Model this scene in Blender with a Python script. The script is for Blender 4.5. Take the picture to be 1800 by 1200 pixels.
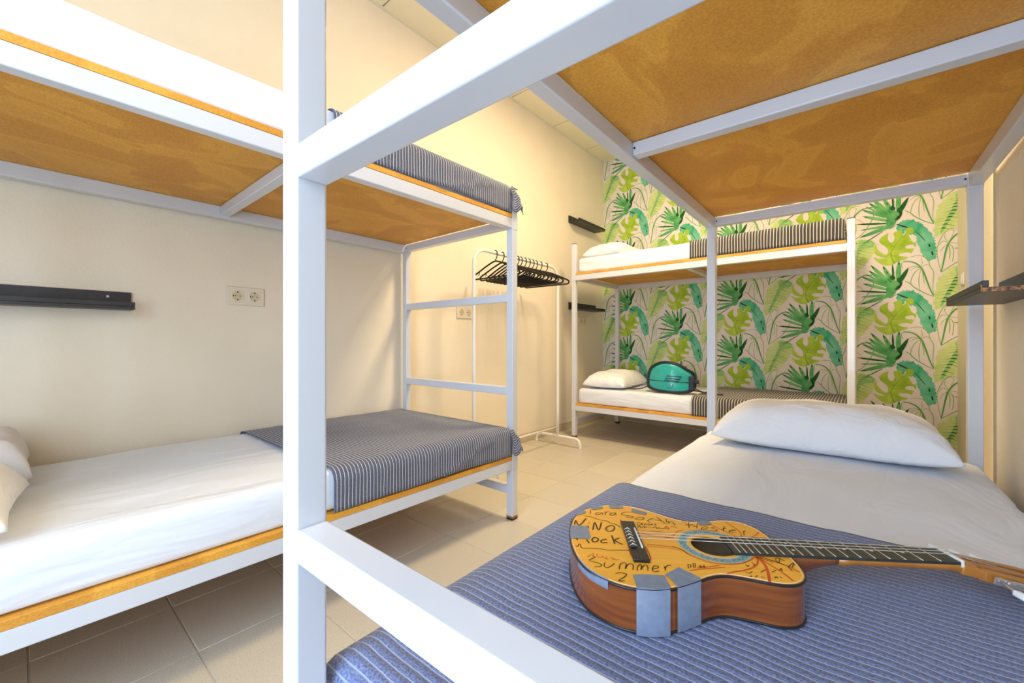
import bpy, bmesh, math, random
from mathutils import Vector, Matrix, noise
from mathutils.geometry import tessellate_polygon

for o in list(bpy.data.objects):
    bpy.data.objects.remove(o, do_unlink=True)
scene = bpy.context.scene
COL = scene.collection
R = math.radians
random.seed(4)

# ---------------------------------------------------------------- camera
EYE = 0.897
cam_data = bpy.data.cameras.new('camera')
cam_data.sensor_width = 36.0
cam_data.lens = 728.65 / 1800 * 36.0
cam_data.clip_start = 0.02
cam = bpy.data.objects.new('camera', cam_data)
COL.objects.link(cam)
cam.location = (0, 0, EYE)
cam.rotation_euler = (R(90), 0, R(39.965))
scene.camera = cam

# ---------------------------------------------------------------- world, light, exposure
scene.view_settings.view_transform = 'Standard'
scene.view_settings.look = 'None'
scene.view_settings.gamma = 1.0
scene.view_settings.use_curve_mapping = False
scene.view_settings.exposure = 0.22
world = bpy.data.worlds.new('daylight')
scene.world = world
world.use_nodes = True
world.node_tree.nodes['Background'].inputs[0].default_value = (0.80, 0.90, 1.0, 1)
world.node_tree.nodes['Background'].inputs[1].default_value = 1.0


def area(name, loc, rot, sx, sy, power, color):
    l = bpy.data.lights.new(name, 'AREA')
    l.shape = 'RECTANGLE'
    l.size, l.size_y = sx, sy
    l.energy = power
    l.color = color
    o = bpy.data.objects.new(name, l)
    COL.objects.link(o)
    o.location = loc
    o.rotation_euler = rot
    return o


WIN = (-0.80, 0.34, 0.30, 2.60)      # window opening in the wall behind the camera: x0, x1, z0, z1
Y_NEAR = -1.15
area('window_daylight', ((WIN[0] + WIN[1]) / 2, Y_NEAR - 0.12, (WIN[2] + WIN[3]) / 2), (R(90), 0, 0),
     WIN[1] - WIN[0], WIN[3] - WIN[2], 76, (0.555, 0.735, 1.0))

# ---------------------------------------------------------------- helpers


def link(o, parent=None):
    COL.objects.link(o)
    if parent is not None:
        o.parent = parent
    return o


def tag(o, label=None, cat=None, group=None, kind=None):
    if label: o['label'] = label
    if cat: o['category'] = cat
    if group: o['group'] = group
    if kind: o['kind'] = kind
    return o


def empty(name, loc=(0, 0, 0), rz=0.0, label=None, cat=None, group=None):
    o = bpy.data.objects.new(name, None)
    o.empty_display_size = 0.1
    COL.objects.link(o)
    o.location = loc
    o.rotation_euler = (0, 0, rz)
    return tag(o, label, cat, group)


def mesh_obj(name, bm, mat, parent=None, smooth=False):
    me = bpy.data.meshes.new(name)
    bm.normal_update()
    bm.to_mesh(me)
    bm.free()
    mats = mat if isinstance(mat, (list, tuple)) else [mat]
    for m in mats:
        me.materials.append(m)
    if smooth:
        for p in me.polygons:
            p.use_smooth = True
    return link(bpy.data.objects.new(name, me), parent)


def copy_tree(o, parent=None):
    c = o.copy()
    COL.objects.link(c)
    c.parent = parent
    for ch in list(o.children):
        copy_tree(ch, c)
    return c


def add_box(bm, x0, x1, y0, y1, z0, z1, bevel=0.0, seg=2, mi=0):
    vs = [bm.verts.new(p) for p in ((x0, y0, z0), (x1, y0, z0), (x1, y1, z0), (x0, y1, z0),
                                    (x0, y0, z1), (x1, y0, z1), (x1, y1, z1), (x0, y1, z1))]
    fs = [bm.faces.new([vs[i] for i in q]) for q in
          ((3, 2, 1, 0), (4, 5, 6, 7), (0, 1, 5, 4), (1, 2, 6, 5), (2, 3, 7, 6), (3, 0, 4, 7))]
    for f in fs:
        f.material_index = mi
    if bevel > 0:
        es = list({e for f in fs for e in f.edges})
        r = bmesh.ops.bevel(bm, geom=es, offset=bevel, segments=seg, affect='EDGES', profile=0.5)
        for f in r['faces']:
            f.smooth = True
            f.material_index = mi
    return vs


def box(name, dims, mat, parent=None, bevel=0.0, seg=2):
    bm = bmesh.new()
    add_box(bm, *dims, bevel=bevel, seg=seg)
    return mesh_obj(name, bm, mat, parent)


def add_tube(bm, pts, r, n=8, closed=False, flat=1.0, cap=True):
    pts = [Vector(p) for p in pts]
    m = len(pts)
    rad = r if isinstance(r, (list, tuple)) else [r] * m
    rings = []
    up = Vector((0, 0, 1))
    prev = None
    for i, p in enumerate(pts):
        if closed:
            t = pts[(i + 1) % m] - pts[i - 1]
        else:
            t = pts[min(i + 1, m - 1)] - pts[max(i - 1, 0)]
        if t.length < 1e-9:
            t = Vector((1, 0, 0))
        t.normalize()
        if prev is None:
            a = up if abs(t.dot(up)) < 0.95 else Vector((1, 0, 0))
            s = t.cross(a).normalized()
        else:
            s = prev - t * prev.dot(t)
            if s.length < 1e-6:
                s = t.cross(up)
            s.normalize()
        prev = s
        b = t.cross(s)
        rings.append([bm.verts.new(p + (s * math.cos(k * 2 * math.pi / n) + b * math.sin(k * 2 * math.pi / n) * flat) * rad[i])
                      for k in range(n)])
    for i in range(m if closed else m - 1):
        A, B = rings[i], rings[(i + 1) % m]
        for k in range(n):
            f = bm.faces.new((A[k], A[(k + 1) % n], B[(k + 1) % n], B[k]))
            f.smooth = True
    if cap and not closed:
        bm.faces.new(rings[0][::-1])
        bm.faces.new(rings[-1])


def smooth_path(pts, sub=6, closed=False):
    pts = [Vector(p) for p in pts]
    n = len(pts)
    out = []
    rng = range(n) if closed else range(n - 1)
    for i in rng:
        g = (lambda j: pts[j % n]) if closed else (lambda j: pts[max(0, min(n - 1, j))])
        p0, p1, p2, p3 = g(i - 1), g(i), g(i + 1), g(i + 2)
        for k in range(sub):
            t = k / sub
            out.append(0.5 * ((2 * p1) + (p2 - p0) * t + (2 * p0 - 5 * p1 + 4 * p2 - p3) * t * t
                              + (3 * p1 - p0 - 3 * p2 + p3) * t ** 3))
    if not closed:
        out.append(pts[-1])
    return out


def add_poly(bm, loops, to3d, mi=0, flip=False):
    """flat filled polygon (first loop outline, further loops holes)"""
    V3 = [[Vector((p[0], p[1], 0)) for p in lp] for lp in loops]
    tris = tessellate_polygon(V3)
    flatp = [p for lp in loops for p in lp]
    vs = [bm.verts.new(to3d(p[0], p[1])) for p in flatp]
    for t in tris:
        try:
            f = bm.faces.new([vs[i] for i in t])
            f.material_index = mi
        except ValueError:
            pass
    return vs


def add_ribbon(bm, pts, w, to3d, mi=0, taper=False, wf=None):
    pts = [Vector((p[0], p[1])) for p in pts]
    n = len(pts)
    L, Rr = [], []
    for i, p in enumerate(pts):
        t = pts[min(i + 1, n - 1)] - pts[max(i - 1, 0)]
        if t.length < 1e-9:
            t = Vector((1, 0))
        t.normalize()
        s = Vector((-t.y, t.x))
        k = 1.0
        if taper:
            k = max(0.15, 1 - i / (n - 1))
        if wf:
            k = wf(i / (n - 1))
        L.append(bm.verts.new(to3d(*(p + s * w * 0.5 * k))))
        Rr.append(bm.verts.new(to3d(*(p - s * w * 0.5 * k))))
    for i in range(n - 1):
        f = bm.faces.new((L[i], Rr[i], Rr[i + 1], L[i + 1]))
        f.material_index = mi


def face_dir(bm, d):
    """make every face of a flat print look towards d"""
    bm.normal_update()
    d = Vector(d)
    fl = [f for f in bm.faces if f.normal.dot(d) < 0]
    if fl:
        bmesh.ops.reverse_faces(bm, faces=fl)


# ---------------------------------------------------------------- materials


def new_mat(name):
    m = bpy.data.materials.new(name)
    m.use_nodes = True
    nt = m.node_tree
    return m, nt, nt.nodes['Principled BSDF']


def N(nt, t, **kw):
    n = nt.nodes.new(t)
    for k, v in kw.items():
        setattr(n, k, v)
    return n


def ramp(nt, stops):
    r = nt.nodes.new('ShaderNodeValToRGB')
    els = r.color_ramp.elements
    els[0].position, els[0].color = stops[0][0], (*stops[0][1], 1)
    els[1].position, els[1].color = stops[-1][0], (*stops[-1][1], 1)
    for p, c in stops[1:-1]:
        e = els.new(p)
        e.color = (*c, 1)
    return r


def plain(name, col, rough=0.5, metal=0.0, spec=0.5, var=0.0, scale=20.0, bump=0.0, bscale=200.0, coat=0.0):
    m, nt, p = new_mat(name)
    p.inputs['Base Color'].default_value = (*col, 1)
    p.inputs['Roughness'].default_value = rough
    p.inputs['Metallic'].default_value = metal
    p.inputs['Specular IOR Level'].default_value = spec
    p.inputs['Coat Weight'].default_value = coat
    tc = N(nt, 'ShaderNodeTexCoord')
    if var > 0:
        nz = N(nt, 'ShaderNodeTexNoise')
        nz.inputs['Scale'].default_value = scale
        nz.inputs['Detail'].default_value = 4
        nt.links.new(tc.outputs['Object'], nz.inputs['Vector'])
        r = ramp(nt, [(0.3, tuple(c * (1 - var) for c in col)), (0.7, tuple(min(1, c * (1 + var)) for c in col))])
        nt.links.new(nz.outputs['Fac'], r.inputs[0])
        nt.links.new(r.outputs[0], p.inputs['Base Color'])
    if bump > 0:
        nb = N(nt, 'ShaderNodeTexNoise')
        nb.inputs['Scale'].default_value = bscale
        nb.inputs['Detail'].default_value = 3
        nt.links.new(tc.outputs['Object'], nb.inputs['Vector'])
        b = N(nt, 'ShaderNodeBump')
        b.inputs['Strength'].default_value = bump
        b.inputs['Distance'].default_value = 0.004
        nt.links.new(nb.outputs['Fac'], b.inputs['Height'])
        nt.links.new(b.outputs[0], p.inputs['Normal'])
    return m


M = {}
M['wall'] = plain('cream_plaster', (0.86, 0.770, 0.615), 0.75, var=0.03, scale=3, bump=0.35, bscale=90)
M['ceiling'] = plain('ceiling_tile_cream', (0.86, 0.80, 0.60), 0.85, bump=0.15, bscale=300)
M['grid'] = plain('ceiling_grid', (0.80, 0.76, 0.60), 0.5)
M['grout'] = plain('floor_grout', (0.50, 0.46, 0.38), 0.9)
M['skirt'] = plain('skirting_tile', (0.60, 0.50, 0.34), 0.35, var=0.05, scale=60)
M['metal'] = plain('white_painted_steel', (0.66, 0.685, 0.745), 0.28, spec=0.5, coat=0.2)
M['rubber'] = plain('black_plastic', (0.015, 0.014, 0.014), 0.45)
M['rust'] = plain('rusty_foot', (0.42, 0.16, 0.05), 0.7, var=0.4, scale=150)
M['hole'] = plain('screw_hole_black', (0.01, 0.01, 0.01), 0.9)
M['shelf'] = plain('dark_grey_lacquer', (0.035, 0.034, 0.040), 0.42, var=0.2, scale=30)
M['shelf_b'] = plain('black_lacquer', (0.016, 0.014, 0.012), 0.40, var=0.2, scale=30)
M['screw'] = plain('screw_steel', (0.7, 0.66, 0.6), 0.35, metal=0.6)
M['socket'] = plain('ivory_plastic', (0.80, 0.72, 0.58), 0.35)
M['socket_in'] = plain('ivory_plastic_inner', (0.66, 0.57, 0.38), 0.4)
M['rack'] = plain('white_rack_steel', (0.86, 0.85, 0.82), 0.35)
M['hanger'] = plain('black_hanger', (0.012, 0.009, 0.008), 0.5, spec=0.2)
M['window'] = plain('white_window_frame', (0.85, 0.85, 0.85), 0.4)


def floor_tile():
    m, nt, p = new_mat('terrazzo_tile')
    tc = N(nt, 'ShaderNodeTexCoord')
    v = N(nt, 'ShaderNodeTexNoise')
    v.inputs['Scale'].default_value = 420
    v.inputs['Detail'].default_value = 1
    nt.links.new(tc.outputs['Object'], v.inputs['Vector'])
    r = ramp(nt, [(0.30, (0.30, 0.26, 0.20)), (0.38, (0.60, 0.545, 0.445)), (0.62, (0.64, 0.585, 0.48)), (0.72, (0.72, 0.67, 0.57))])
    nt.links.new(v.outputs['Fac'], r.inputs[0])
    oi = N(nt, 'ShaderNodeObjectInfo')
    hs = N(nt, 'ShaderNodeHueSaturation')
    mr = N(nt, 'ShaderNodeMapRange')
    mr.inputs[3].default_value = 0.94
    mr.inputs[4].default_value = 1.04
    nt.links.new(oi.outputs['Random'], mr.inputs[0])
    nt.links.new(mr.outputs[0], hs.inputs['Value'])
    nt.links.new(r.outputs[0], hs.inputs['Color'])
    nt.links.new(hs.outputs[0], p.inputs['Base Color'])
    p.inputs['Roughness'].default_value = 0.26
    p.inputs['Specular IOR Level'].default_value = 0.45
    return m


M['tile'] = floor_tile()


def mdf():
    m, nt, p = new_mat('orange_fibreboard')
    tc = N(nt, 'ShaderNodeTexCoord')
    mp = N(nt, 'ShaderNodeMapping')
    mp.inputs['Scale'].default_value = (1.6, 1.0, 1.0)
    mp.inputs['Rotation'].default_value = (0, 0, 0.6)
    nt.links.new(tc.outputs['Object'], mp.inputs['Vector'])
    n1 = N(nt, 'ShaderNodeTexNoise')
    n1.inputs['Scale'].default_value = 2.2
    n1.inputs['Detail'].default_value = 3
    n1.inputs['Distortion'].default_value = 1.4
    nt.links.new(mp.outputs[0], n1.inputs['Vector'])
    r1 = ramp(nt, [(0.40, (0.68, 0.305, 0.034)), (0.50, (0.73, 0.34, 0.040)), (0.53, (0.82, 0.41, 0.055)), (0.66, (0.76, 0.365, 0.045))])
    nt.links.new(n1.outputs['Fac'], r1.inputs[0])
    n2 = N(nt, 'ShaderNodeTexNoise')
    n2.inputs['Scale'].default_value = 190
    n2.inputs['Detail'].default_value = 2
    nt.links.new(tc.outputs['Object'], n2.inputs['Vector'])
    r2 = ramp(nt, [(0.35, (0.86, 0.84, 0.82)), (0.65, (1.06, 1.06, 1.06))])
    nt.links.new(n2.outputs['Fac'], r2.inputs[0])
    mx = N(nt, 'ShaderNodeMixRGB', blend_type='MULTIPLY')
    mx.inputs[0].default_value = 1
    nt.links.new(r1.outputs[0], mx.inputs[1])
    nt.links.new(r2.outputs[0], mx.inputs[2])
    nt.links.new(mx.outputs[0], p.inputs['Base Color'])
    p.inputs['Roughness'].default_value = 0.55
    return m


M['mdf'] = mdf()


def cloth(name, col, wr=0.5, scale=(7, 2.2, 7), check=False):
    m, nt, p = new_mat(name)
    p.inputs['Base Color'].default_value = (*col, 1)
    p.inputs['Roughness'].default_value = 0.8
    p.inputs['Sheen Weight'].default_value = 0.1
    p.inputs['Specular IOR Level'].default_value = 0.25
    tc = N(nt, 'ShaderNodeTexCoord')
    mp = N(nt, 'ShaderNodeMapping')
    mp.inputs['Scale'].default_value = scale
    mp.inputs['Rotation'].default_value = (0, 0, 0.35)
    nt.links.new(tc.outputs['Object'], mp.inputs['Vector'])
    nz = N(nt, 'ShaderNodeTexNoise')
    nz.inputs['Scale'].default_value = 1.0
    nz.inputs['Detail'].default_value = 3
    nz.inputs['Distortion'].default_value = 0.9
    nt.links.new(mp.outputs[0], nz.inputs['Vector'])
    fine = N(nt, 'ShaderNodeTexNoise')
    fine.inputs['Scale'].default_value = 600
    nt.links.new(tc.outputs['Object'], fine.inputs['Vector'])
    add = N(nt, 'ShaderNodeMath', operation='MULTIPLY_ADD')
    add.inputs[1].default_value = 0.015
    nt.links.new(fine.outputs['Fac'], add.inputs[0])
    nt.links.new(nz.outputs['Fac'], add.inputs[2])
    h = add.outputs[0]
    if check:
        br = N(nt, 'ShaderNodeTexBrick')
        br.offset = 0
        br.inputs['Scale'].default_value = 9
        br.inputs['Mortar Size'].default_value = 0.012
        br.inputs['Brick Width'].default_value = 0.5
        br.inputs['Row Height'].default_value = 0.5
        nt.links.new(tc.outputs['Object'], br.inputs['Vector'])
        ad2 = N(nt, 'ShaderNodeMath', operation='MULTIPLY_ADD')
        ad2.inputs[1].default_value = 0.04
        nt.links.new(br.outputs['Fac'], ad2.inputs[0])
        nt.links.new(h, ad2.inputs[2])
        h = ad2.outputs[0]
    b = N(nt, 'ShaderNodeBump')
    b.inputs['Strength'].default_value = wr
    b.inputs['Distance'].default_value = 0.02
    nt.links.new(h, b.inputs['Height'])
    nt.links.new(b.outputs[0], p.inputs['Normal'])
    return m


M['sheet'] = cloth('white_fitted_sheet', (0.775, 0.82, 0.89), 0.9)
M['pillow'] = cloth('white_pillowcase', (0.86, 0.865, 0.885), 0.8, (9, 9, 9))
M['pillow_check'] = cloth('checked_pillowcase', (0.82, 0.79, 0.78), 0.5, (5, 5, 5), check=True)


def blanket_mat(name, base, base2, stripe, pitch, width, rib):
    m, nt, p = new_mat(name)
    uv = N(nt, 'ShaderNodeUVMap')
    sp = N(nt, 'ShaderNodeSeparateXYZ')
    nt.links.new(uv.outputs[0], sp.inputs[0])
    wob = N(nt, 'ShaderNodeTexNoise')
    wob.inputs['Scale'].default_value = 9
    nt.links.new(uv.outputs[0], wob.inputs['Vector'])
    ma = N(nt, 'ShaderNodeMath', operation='MULTIPLY_ADD')
    ma.inputs[1].default_value = 0.006
    nt.links.new(wob.outputs['Fac'], ma.inputs[0])
    nt.links.new(sp.outputs[0], ma.inputs[2])
    dv = N(nt, 'ShaderNodeMath', operation='DIVIDE')
    dv.inputs[1].default_value = pitch
    nt.links.new(ma.outputs[0], dv.inputs[0])
    fr = N(nt, 'ShaderNodeMath', operation='FRACT')
    nt.links.new(dv.outputs[0], fr.inputs[0])
    pp = N(nt, 'ShaderNodeMath', operation='PINGPONG')
    pp.inputs[1].default_value = 0.5
    nt.links.new(fr.outputs[0], pp.inputs[0])          # 0 at the stripe .. 0.5 mid rib
    sm = N(nt, 'ShaderNodeMapRange', interpolation_type='SMOOTHSTEP')
    sm.inputs[1].default_value = width * 0.6
    sm.inputs[2].default_value = width * 1.2
    sm.inputs[3].default_value = 1.0
    sm.inputs[4].default_value = 0.0
    nt.links.new(pp.outputs[0], sm.inputs[0])
    # woven melange
    mp = N(nt, 'ShaderNodeMapping')
    mp.inputs['Scale'].default_value = (330, 260, 1)
    mp.inputs['Rotation'].default_value = (0, 0, 0.3)
    nt.links.new(uv.outputs[0], mp.inputs['Vector'])
    nz = N(nt, 'ShaderNodeTexNoise')
    nz.inputs['Scale'].default_value = 1.0
    nz.inputs['Detail'].default_value = 2
    nt.links.new(mp.outputs[0], nz.inputs['Vector'])
    rp = ramp(nt, [(0.35, base), (0.65, base2)])
    nt.links.new(nz.outputs['Fac'], rp.inputs[0])
    mx = N(nt, 'ShaderNodeMixRGB')
    nt.links.new(sm.outputs[0], mx.inputs[0])
    nt.links.new(rp.outputs[0], mx.inputs[1])
    mx.inputs[2].default_value = (*stripe, 1)
    nt.links.new(mx.outputs[0], p.inputs['Base Color'])
    p.inputs['Roughness'].default_value = 0.9
    p.inputs['Specular IOR Level'].default_value = 0.15
    p.inputs['Sheen Weight'].default_value = 0.15
    hh = N(nt, 'ShaderNodeMath', operation='MULTIPLY_ADD')
    hh.inputs[1].default_value = 0.25
    nt.links.new(nz.outputs['Fac'], hh.inputs[0])
    sq = N(nt, 'ShaderNodeMath', operation='POWER')
    sq.inputs[1].default_value = 0.5
    nt.links.new(pp.outputs[0], sq.inputs[0])
    nt.links.new(sq.outputs[0], hh.inputs[2])
    b = N(nt, 'ShaderNodeBump')
    b.inputs['Strength'].default_value = rib
    b.inputs['Distance'].default_value = 0.004
    nt.links.new(hh.outputs[0], b.inputs['Height'])
    nt.links.new(b.outputs[0], p.inputs['Normal'])
    return m


M['blanket_blue'] = blanket_mat('blue_ribbed_throw', (0.095, 0.122, 0.240), (0.225, 0.265, 0.445), (0.38, 0.44, 0.63), 0.0145, 0.085, 0.8)
M['blanket_navy'] = blanket_mat('navy_striped_throw', (0.066, 0.076, 0.115), (0.155, 0.170, 0.235), (0.74, 0.74, 0.76), 0.0135, 0.080, 0.5)
M['blanket_dark'] = blanket_mat('charcoal_striped_throw', (0.040, 0.038, 0.042), (0.085, 0.080, 0.082), (0.62, 0.58, 0.50), 0.0185, 0.13, 0.5)


def print_mat(name, c1, c2, scale=9.0):
    m, nt, p = new_mat(name)
    tc = N(nt, 'ShaderNodeTexCoord')
    nz = N(nt, 'ShaderNodeTexNoise')
    nz.inputs['Scale'].default_value = scale
    nz.inputs['Detail'].default_value = 4
    nz.inputs['Distortion'].default_value = 0.5
    nt.links.new(tc.outputs['Object'], nz.inputs['Vector'])
    r = ramp(nt, [(0.32, c1), (0.68, c2)])
    nt.links.new(nz.outputs['Fac'], r.inputs[0])
    nt.links.new(r.outputs[0], p.inputs['Base Color'])
    p.inputs['Roughness'].default_value = 0.7
    p.inputs['Specular IOR Level'].default_value = 0.2
    return m


M['paper'] = plain('wallpaper_ground', (0.86, 0.765, 0.705), 0.7, var=0.03, scale=5, spec=0.2)
M['lime'] = print_mat('print_lime', (0.30, 0.50, 0.015), (0.56, 0.70, 0.10))
M['lime_d'] = print_mat('print_lime_dark', (0.20, 0.38, 0.015), (0.30, 0.48, 0.03))
M['palm'] = print_mat('print_palm', (0.09, 0.38, 0.10), (0.26, 0.58, 0.20), 14)
M['palm_m'] = print_mat('print_palm_mid', (0.06, 0.31, 0.09), (0.18, 0.50, 0.18), 14)
M['palm_d'] = print_mat('print_palm_dark', (0.008, 0.05, 0.012), (0.03, 0.20, 0.04), 20)
M['teal_p'] = print_mat('print_teal', (0.04, 0.42, 0.20), (0.22, 0.62, 0.40), 10)
M['feather'] = print_mat('print_feather', (0.52, 0.68, 0.20), (0.74, 0.80, 0.38), 10)
M['feather_g'] = print_mat('print_feather_green', (0.22, 0.56, 0.16), (0.44, 0.68, 0.26), 12)
M['line_g'] = plain('print_line_green', (0.09, 0.36, 0.07), 0.7)
M['line_y'] = plain('print_line_lime', (0.27, 0.47, 0.07), 0.7)
M['line_k'] = plain('print_line_black', (0.012, 0.022, 0.010), 0.7)

# guitar and bag
def soundboard():
    m, nt, p = new_mat('orange_spruce')
    tc = N(nt, 'ShaderNodeTexCoord')
    mp = N(nt, 'ShaderNodeMapping')
    mp.inputs['Scale'].default_value = (2, 120, 2)
    nt.links.new(tc.outputs['Object'], mp.inputs['Vector'])
    nz = N(nt, 'ShaderNodeTexNoise')
    nz.inputs['Scale'].default_value = 1.5
    nt.links.new(mp.outputs[0], nz.inputs['Vector'])
    r = ramp(nt, [(0.3, (0.86, 0.40, 0.030)), (0.7, (0.94, 0.47, 0.048))])
    nt.links.new(nz.outputs['Fac'], r.inputs[0])
    nt.links.new(r.outputs[0], p.inputs['Base Color'])
    p.inputs['Roughness'].default_value = 0.3
    return m


def sunburst_side():
    m, nt, p = new_mat('brown_lacquered_side')
    tc = N(nt, 'ShaderNodeTexCoord')
    mp = N(nt, 'ShaderNodeMapping')
    mp.inputs['Scale'].default_value = (3, 3, 40)
    nt.links.new(tc.outputs['Object'], mp.inputs['Vector'])
    nz = N(nt, 'ShaderNodeTexNoise')
    nz.inputs['Scale'].default_value = 2
    nz.inputs['Detail'].default_value = 3
    nt.links.new(mp.outputs[0], nz.inputs['Vector'])
    r = ramp(nt, [(0.3, (0.16, 0.038, 0.008)), (0.7, (0.30, 0.085, 0.014))])
    nt.links.new(nz.outputs['Fac'], r.inputs[0])
    nt.links.new(r.outputs[0], p.inputs['Base Color'])
    p.inputs['Roughness'].default_value = 0.16
    p.inputs['Coat Weight'].default_value = 0.6
    return m


M['g_top'] = soundboard()
M['g_side'] = sunburst_side()
M['g_back'] = plain('dark_brown_back', (0.20, 0.075, 0.025), 0.4)
M['g_in'] = plain('raw_wood_inside', (0.42, 0.29, 0.16), 0.8)
M['g_neck'] = plain('honey_neck_wood', (0.46, 0.17, 0.025), 0.3, var=0.15, scale=25, coat=0.3)
M['g_black'] = plain('ebony_black', (0.014, 0.013, 0.014), 0.35)
M['g_fb'] = plain('fretboard_dark', (0.030, 0.036, 0.034), 0.4, var=0.3, scale=60)
M['g_fret'] = plain('fret_brass', (0.68, 0.55, 0.36), 0.35, metal=0.6)
M['g_dot'] = plain('pearl_dot', (0.72, 0.66, 0.50), 0.3)
M['g_bone'] = plain('bone_white', (0.86, 0.83, 0.74), 0.4)
M['g_string'] = plain('nylon_string', (0.58, 0.53, 0.47), 0.3)
M['g_steel'] = plain('tuner_steel', (0.62, 0.58, 0.55), 0.3, metal=0.8)
M['g_knob'] = plain('white_tuner_knob', (0.86, 0.88, 0.86), 0.35)
M['ros_blue'] = plain('rosette_teal', (0.10, 0.32, 0.34), 0.4, var=0.6, scale=260)
M['ros_white'] = plain('rosette_pale', (0.52, 0.58, 0.56), 0.4, var=0.3, scale=300)
M['ros_red'] = plain('rosette_coral', (0.68, 0.24, 0.14), 0.4)
M['ink'] = plain('black_marker', (0.02, 0.016, 0.010), 0.5)
M['red_ink'] = plain('red_marker', (0.62, 0.075, 0.018), 0.5)
M['tape'] = plain('grey_duct_tape', (0.19, 0.235, 0.33), 0.35, var=0.10, scale=80, bump=0.2, bscale=60)
M['bag_teal'] = plain('teal_shell', (0.010, 0.36, 0.34), 0.32, var=0.12, scale=12, coat=0.3)
M['bag_navy'] = plain('navy_trim', (0.012, 0.016, 0.035), 0.5)
M['bag_print'] = plain('pale_teal_print', (0.30, 0.62, 0.60), 0.5)
M['lamp'] = plain('white_lamp_frame', (0.85, 0.85, 0.82), 0.4)
em, nt_, p_ = new_mat('lamp_diffuser')
p_.inputs['Emission Color'].default_value = (1.0, 0.86, 0.64, 1)
p_.inputs['Emission Strength'].default_value = 6.0
M['diffuser'] = em

# ---------------------------------------------------------------- shapes of the wallpaper leaves (m, from each leaf centre) and of the marks on the guitar top (m, from the sound hole)
MONSTERA=[(0.0015,-0.1267),(-0.023,-0.1414),(-0.0618,-0.1337),(-0.0972,-0.1031),(-0.1211,-0.064),(-0.0893,-0.0798),(-0.0477,-0.0788),(-0.0814,-0.066),(-0.1091,-0.0402),(-0.1171,-0.002),(-0.1091,0.035),(-0.0972,-0.0016),(-0.0775,-0.0308),(-0.0524,-0.0531),(-0.0384,-0.0466),(-0.0346,-0.021),(-0.0477,0.007),(-0.0696,0.0291),(-0.0869,0.0581),(-0.079,0.0832),(-0.0618,0.0982),(-0.0446,0.109),(-0.0322,0.1132),(-0.0369,0.0837),(-0.0338,0.0592),(-0.023,0.0409),(-0.0092,0.0408),(0.0,0.0539),(0.0038,0.0771),(-0.0038,0.1095),(0.0152,0.1197),(0.0416,0.1276),(0.0469,0.0979),(0.0543,0.0844),(0.0663,0.1028),(0.0692,0.1351),(0.0862,0.1372),(0.1061,0.1306),(0.1119,0.1134),(0.1031,0.0915),(0.0825,0.0838),(0.0914,0.0559),(0.1046,0.0253),(0.1235,0.0123),(0.1192,-0.0174),(0.1104,0.0021),(0.0899,0.0052),(0.0677,0.0003),(0.0633,-0.0134),(0.0752,-0.0232),(0.0987,-0.0246),(0.1104,-0.0314),(0.0973,-0.06),(0.0825,-0.0529),(0.0566,-0.0513),(0.0318,-0.0562),(0.0288,-0.0681),(0.0416,-0.0781),(0.064,-0.0831),(0.0796,-0.0882),(0.064,-0.1035),(0.0379,-0.1105),(0.0152,-0.1211)]
MVEINS=[[(0.0038,-0.13),(-0.0138,-0.0812),(-0.0168,-0.0391),(0.0,0.0),(0.0303,0.0471),(0.0528,0.0846)],[(-0.0153,-0.0446),(-0.0462,-0.0665),(-0.0775,-0.0624)],[(-0.0115,-0.0191),(0.0379,-0.021),(0.0677,-0.0099)],[(-0.0138,-0.0604),(0.0303,-0.0869),(0.0677,-0.0917)],[(0.0,0.0),(-0.023,0.0242),(-0.054,0.0603)]]
FAN=[([(-0.0115,0.2459),(-0.1412,0.4203)],0.02694710194785661,0),([(-0.0191,0.2369),(-0.1509,0.3766)],0.02694710194785661,1),([(-0.0038,0.2547),(-0.0657,0.4034)],0.02901995594384558,0),([(-0.0038,0.2911),(-0.0092,0.4116)],0.012437123975933821,2),([(0.0213,0.2705),(0.0288,0.4308)],0.02901995594384558,0),([(0.0076,0.2214),(0.0825,0.3734)],0.02901995594384558,2),([(-0.0268,0.2311),(-0.1941,0.3299)],0.02280139395587867,1),([(-0.0307,0.211),(-0.1884,0.2749)],0.02280139395587867,0),([(-0.0346,0.1909),(-0.2272,0.2174)],0.01450997797192279,2),([(-0.0268,0.1738),(-0.2024,0.1644)],0.01658283196791176,0),([(-0.0115,0.17),(-0.2065,0.1057)],0.02901995594384558,1),([(-0.0657,0.1335),(-0.1712,0.0615)],0.006218561987966911,2),([(0.0,0.2488),(-0.0462,0.3625)],0.01658283196791176,1),([(-0.023,0.2346),(-0.1736,0.3525)],0.012437123975933821,1)]
HUB=[(-0.0423,0.2362),(-0.023,0.2689),(0.0,0.2851),(0.0243,0.2647),(0.0364,0.2366),(0.0167,0.2042),(0.0076,0.1831),(-0.0168,0.1481),(-0.0384,0.154),(-0.0462,0.1846)]
DARK=[[(-0.023,0.3137),(-0.0092,0.3254),(0.0046,0.3101),(0.0061,0.2911),(-0.0092,0.2859),(-0.023,0.2971)],[(0.0114,0.2259),(0.0318,0.2477),(0.0469,0.2684),(0.0424,0.2354),(0.0228,0.2082),(0.0038,0.2066)],[(0.0167,0.2745),(0.0318,0.2755),(0.0349,0.2986),(0.0198,0.2986)]]
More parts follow.
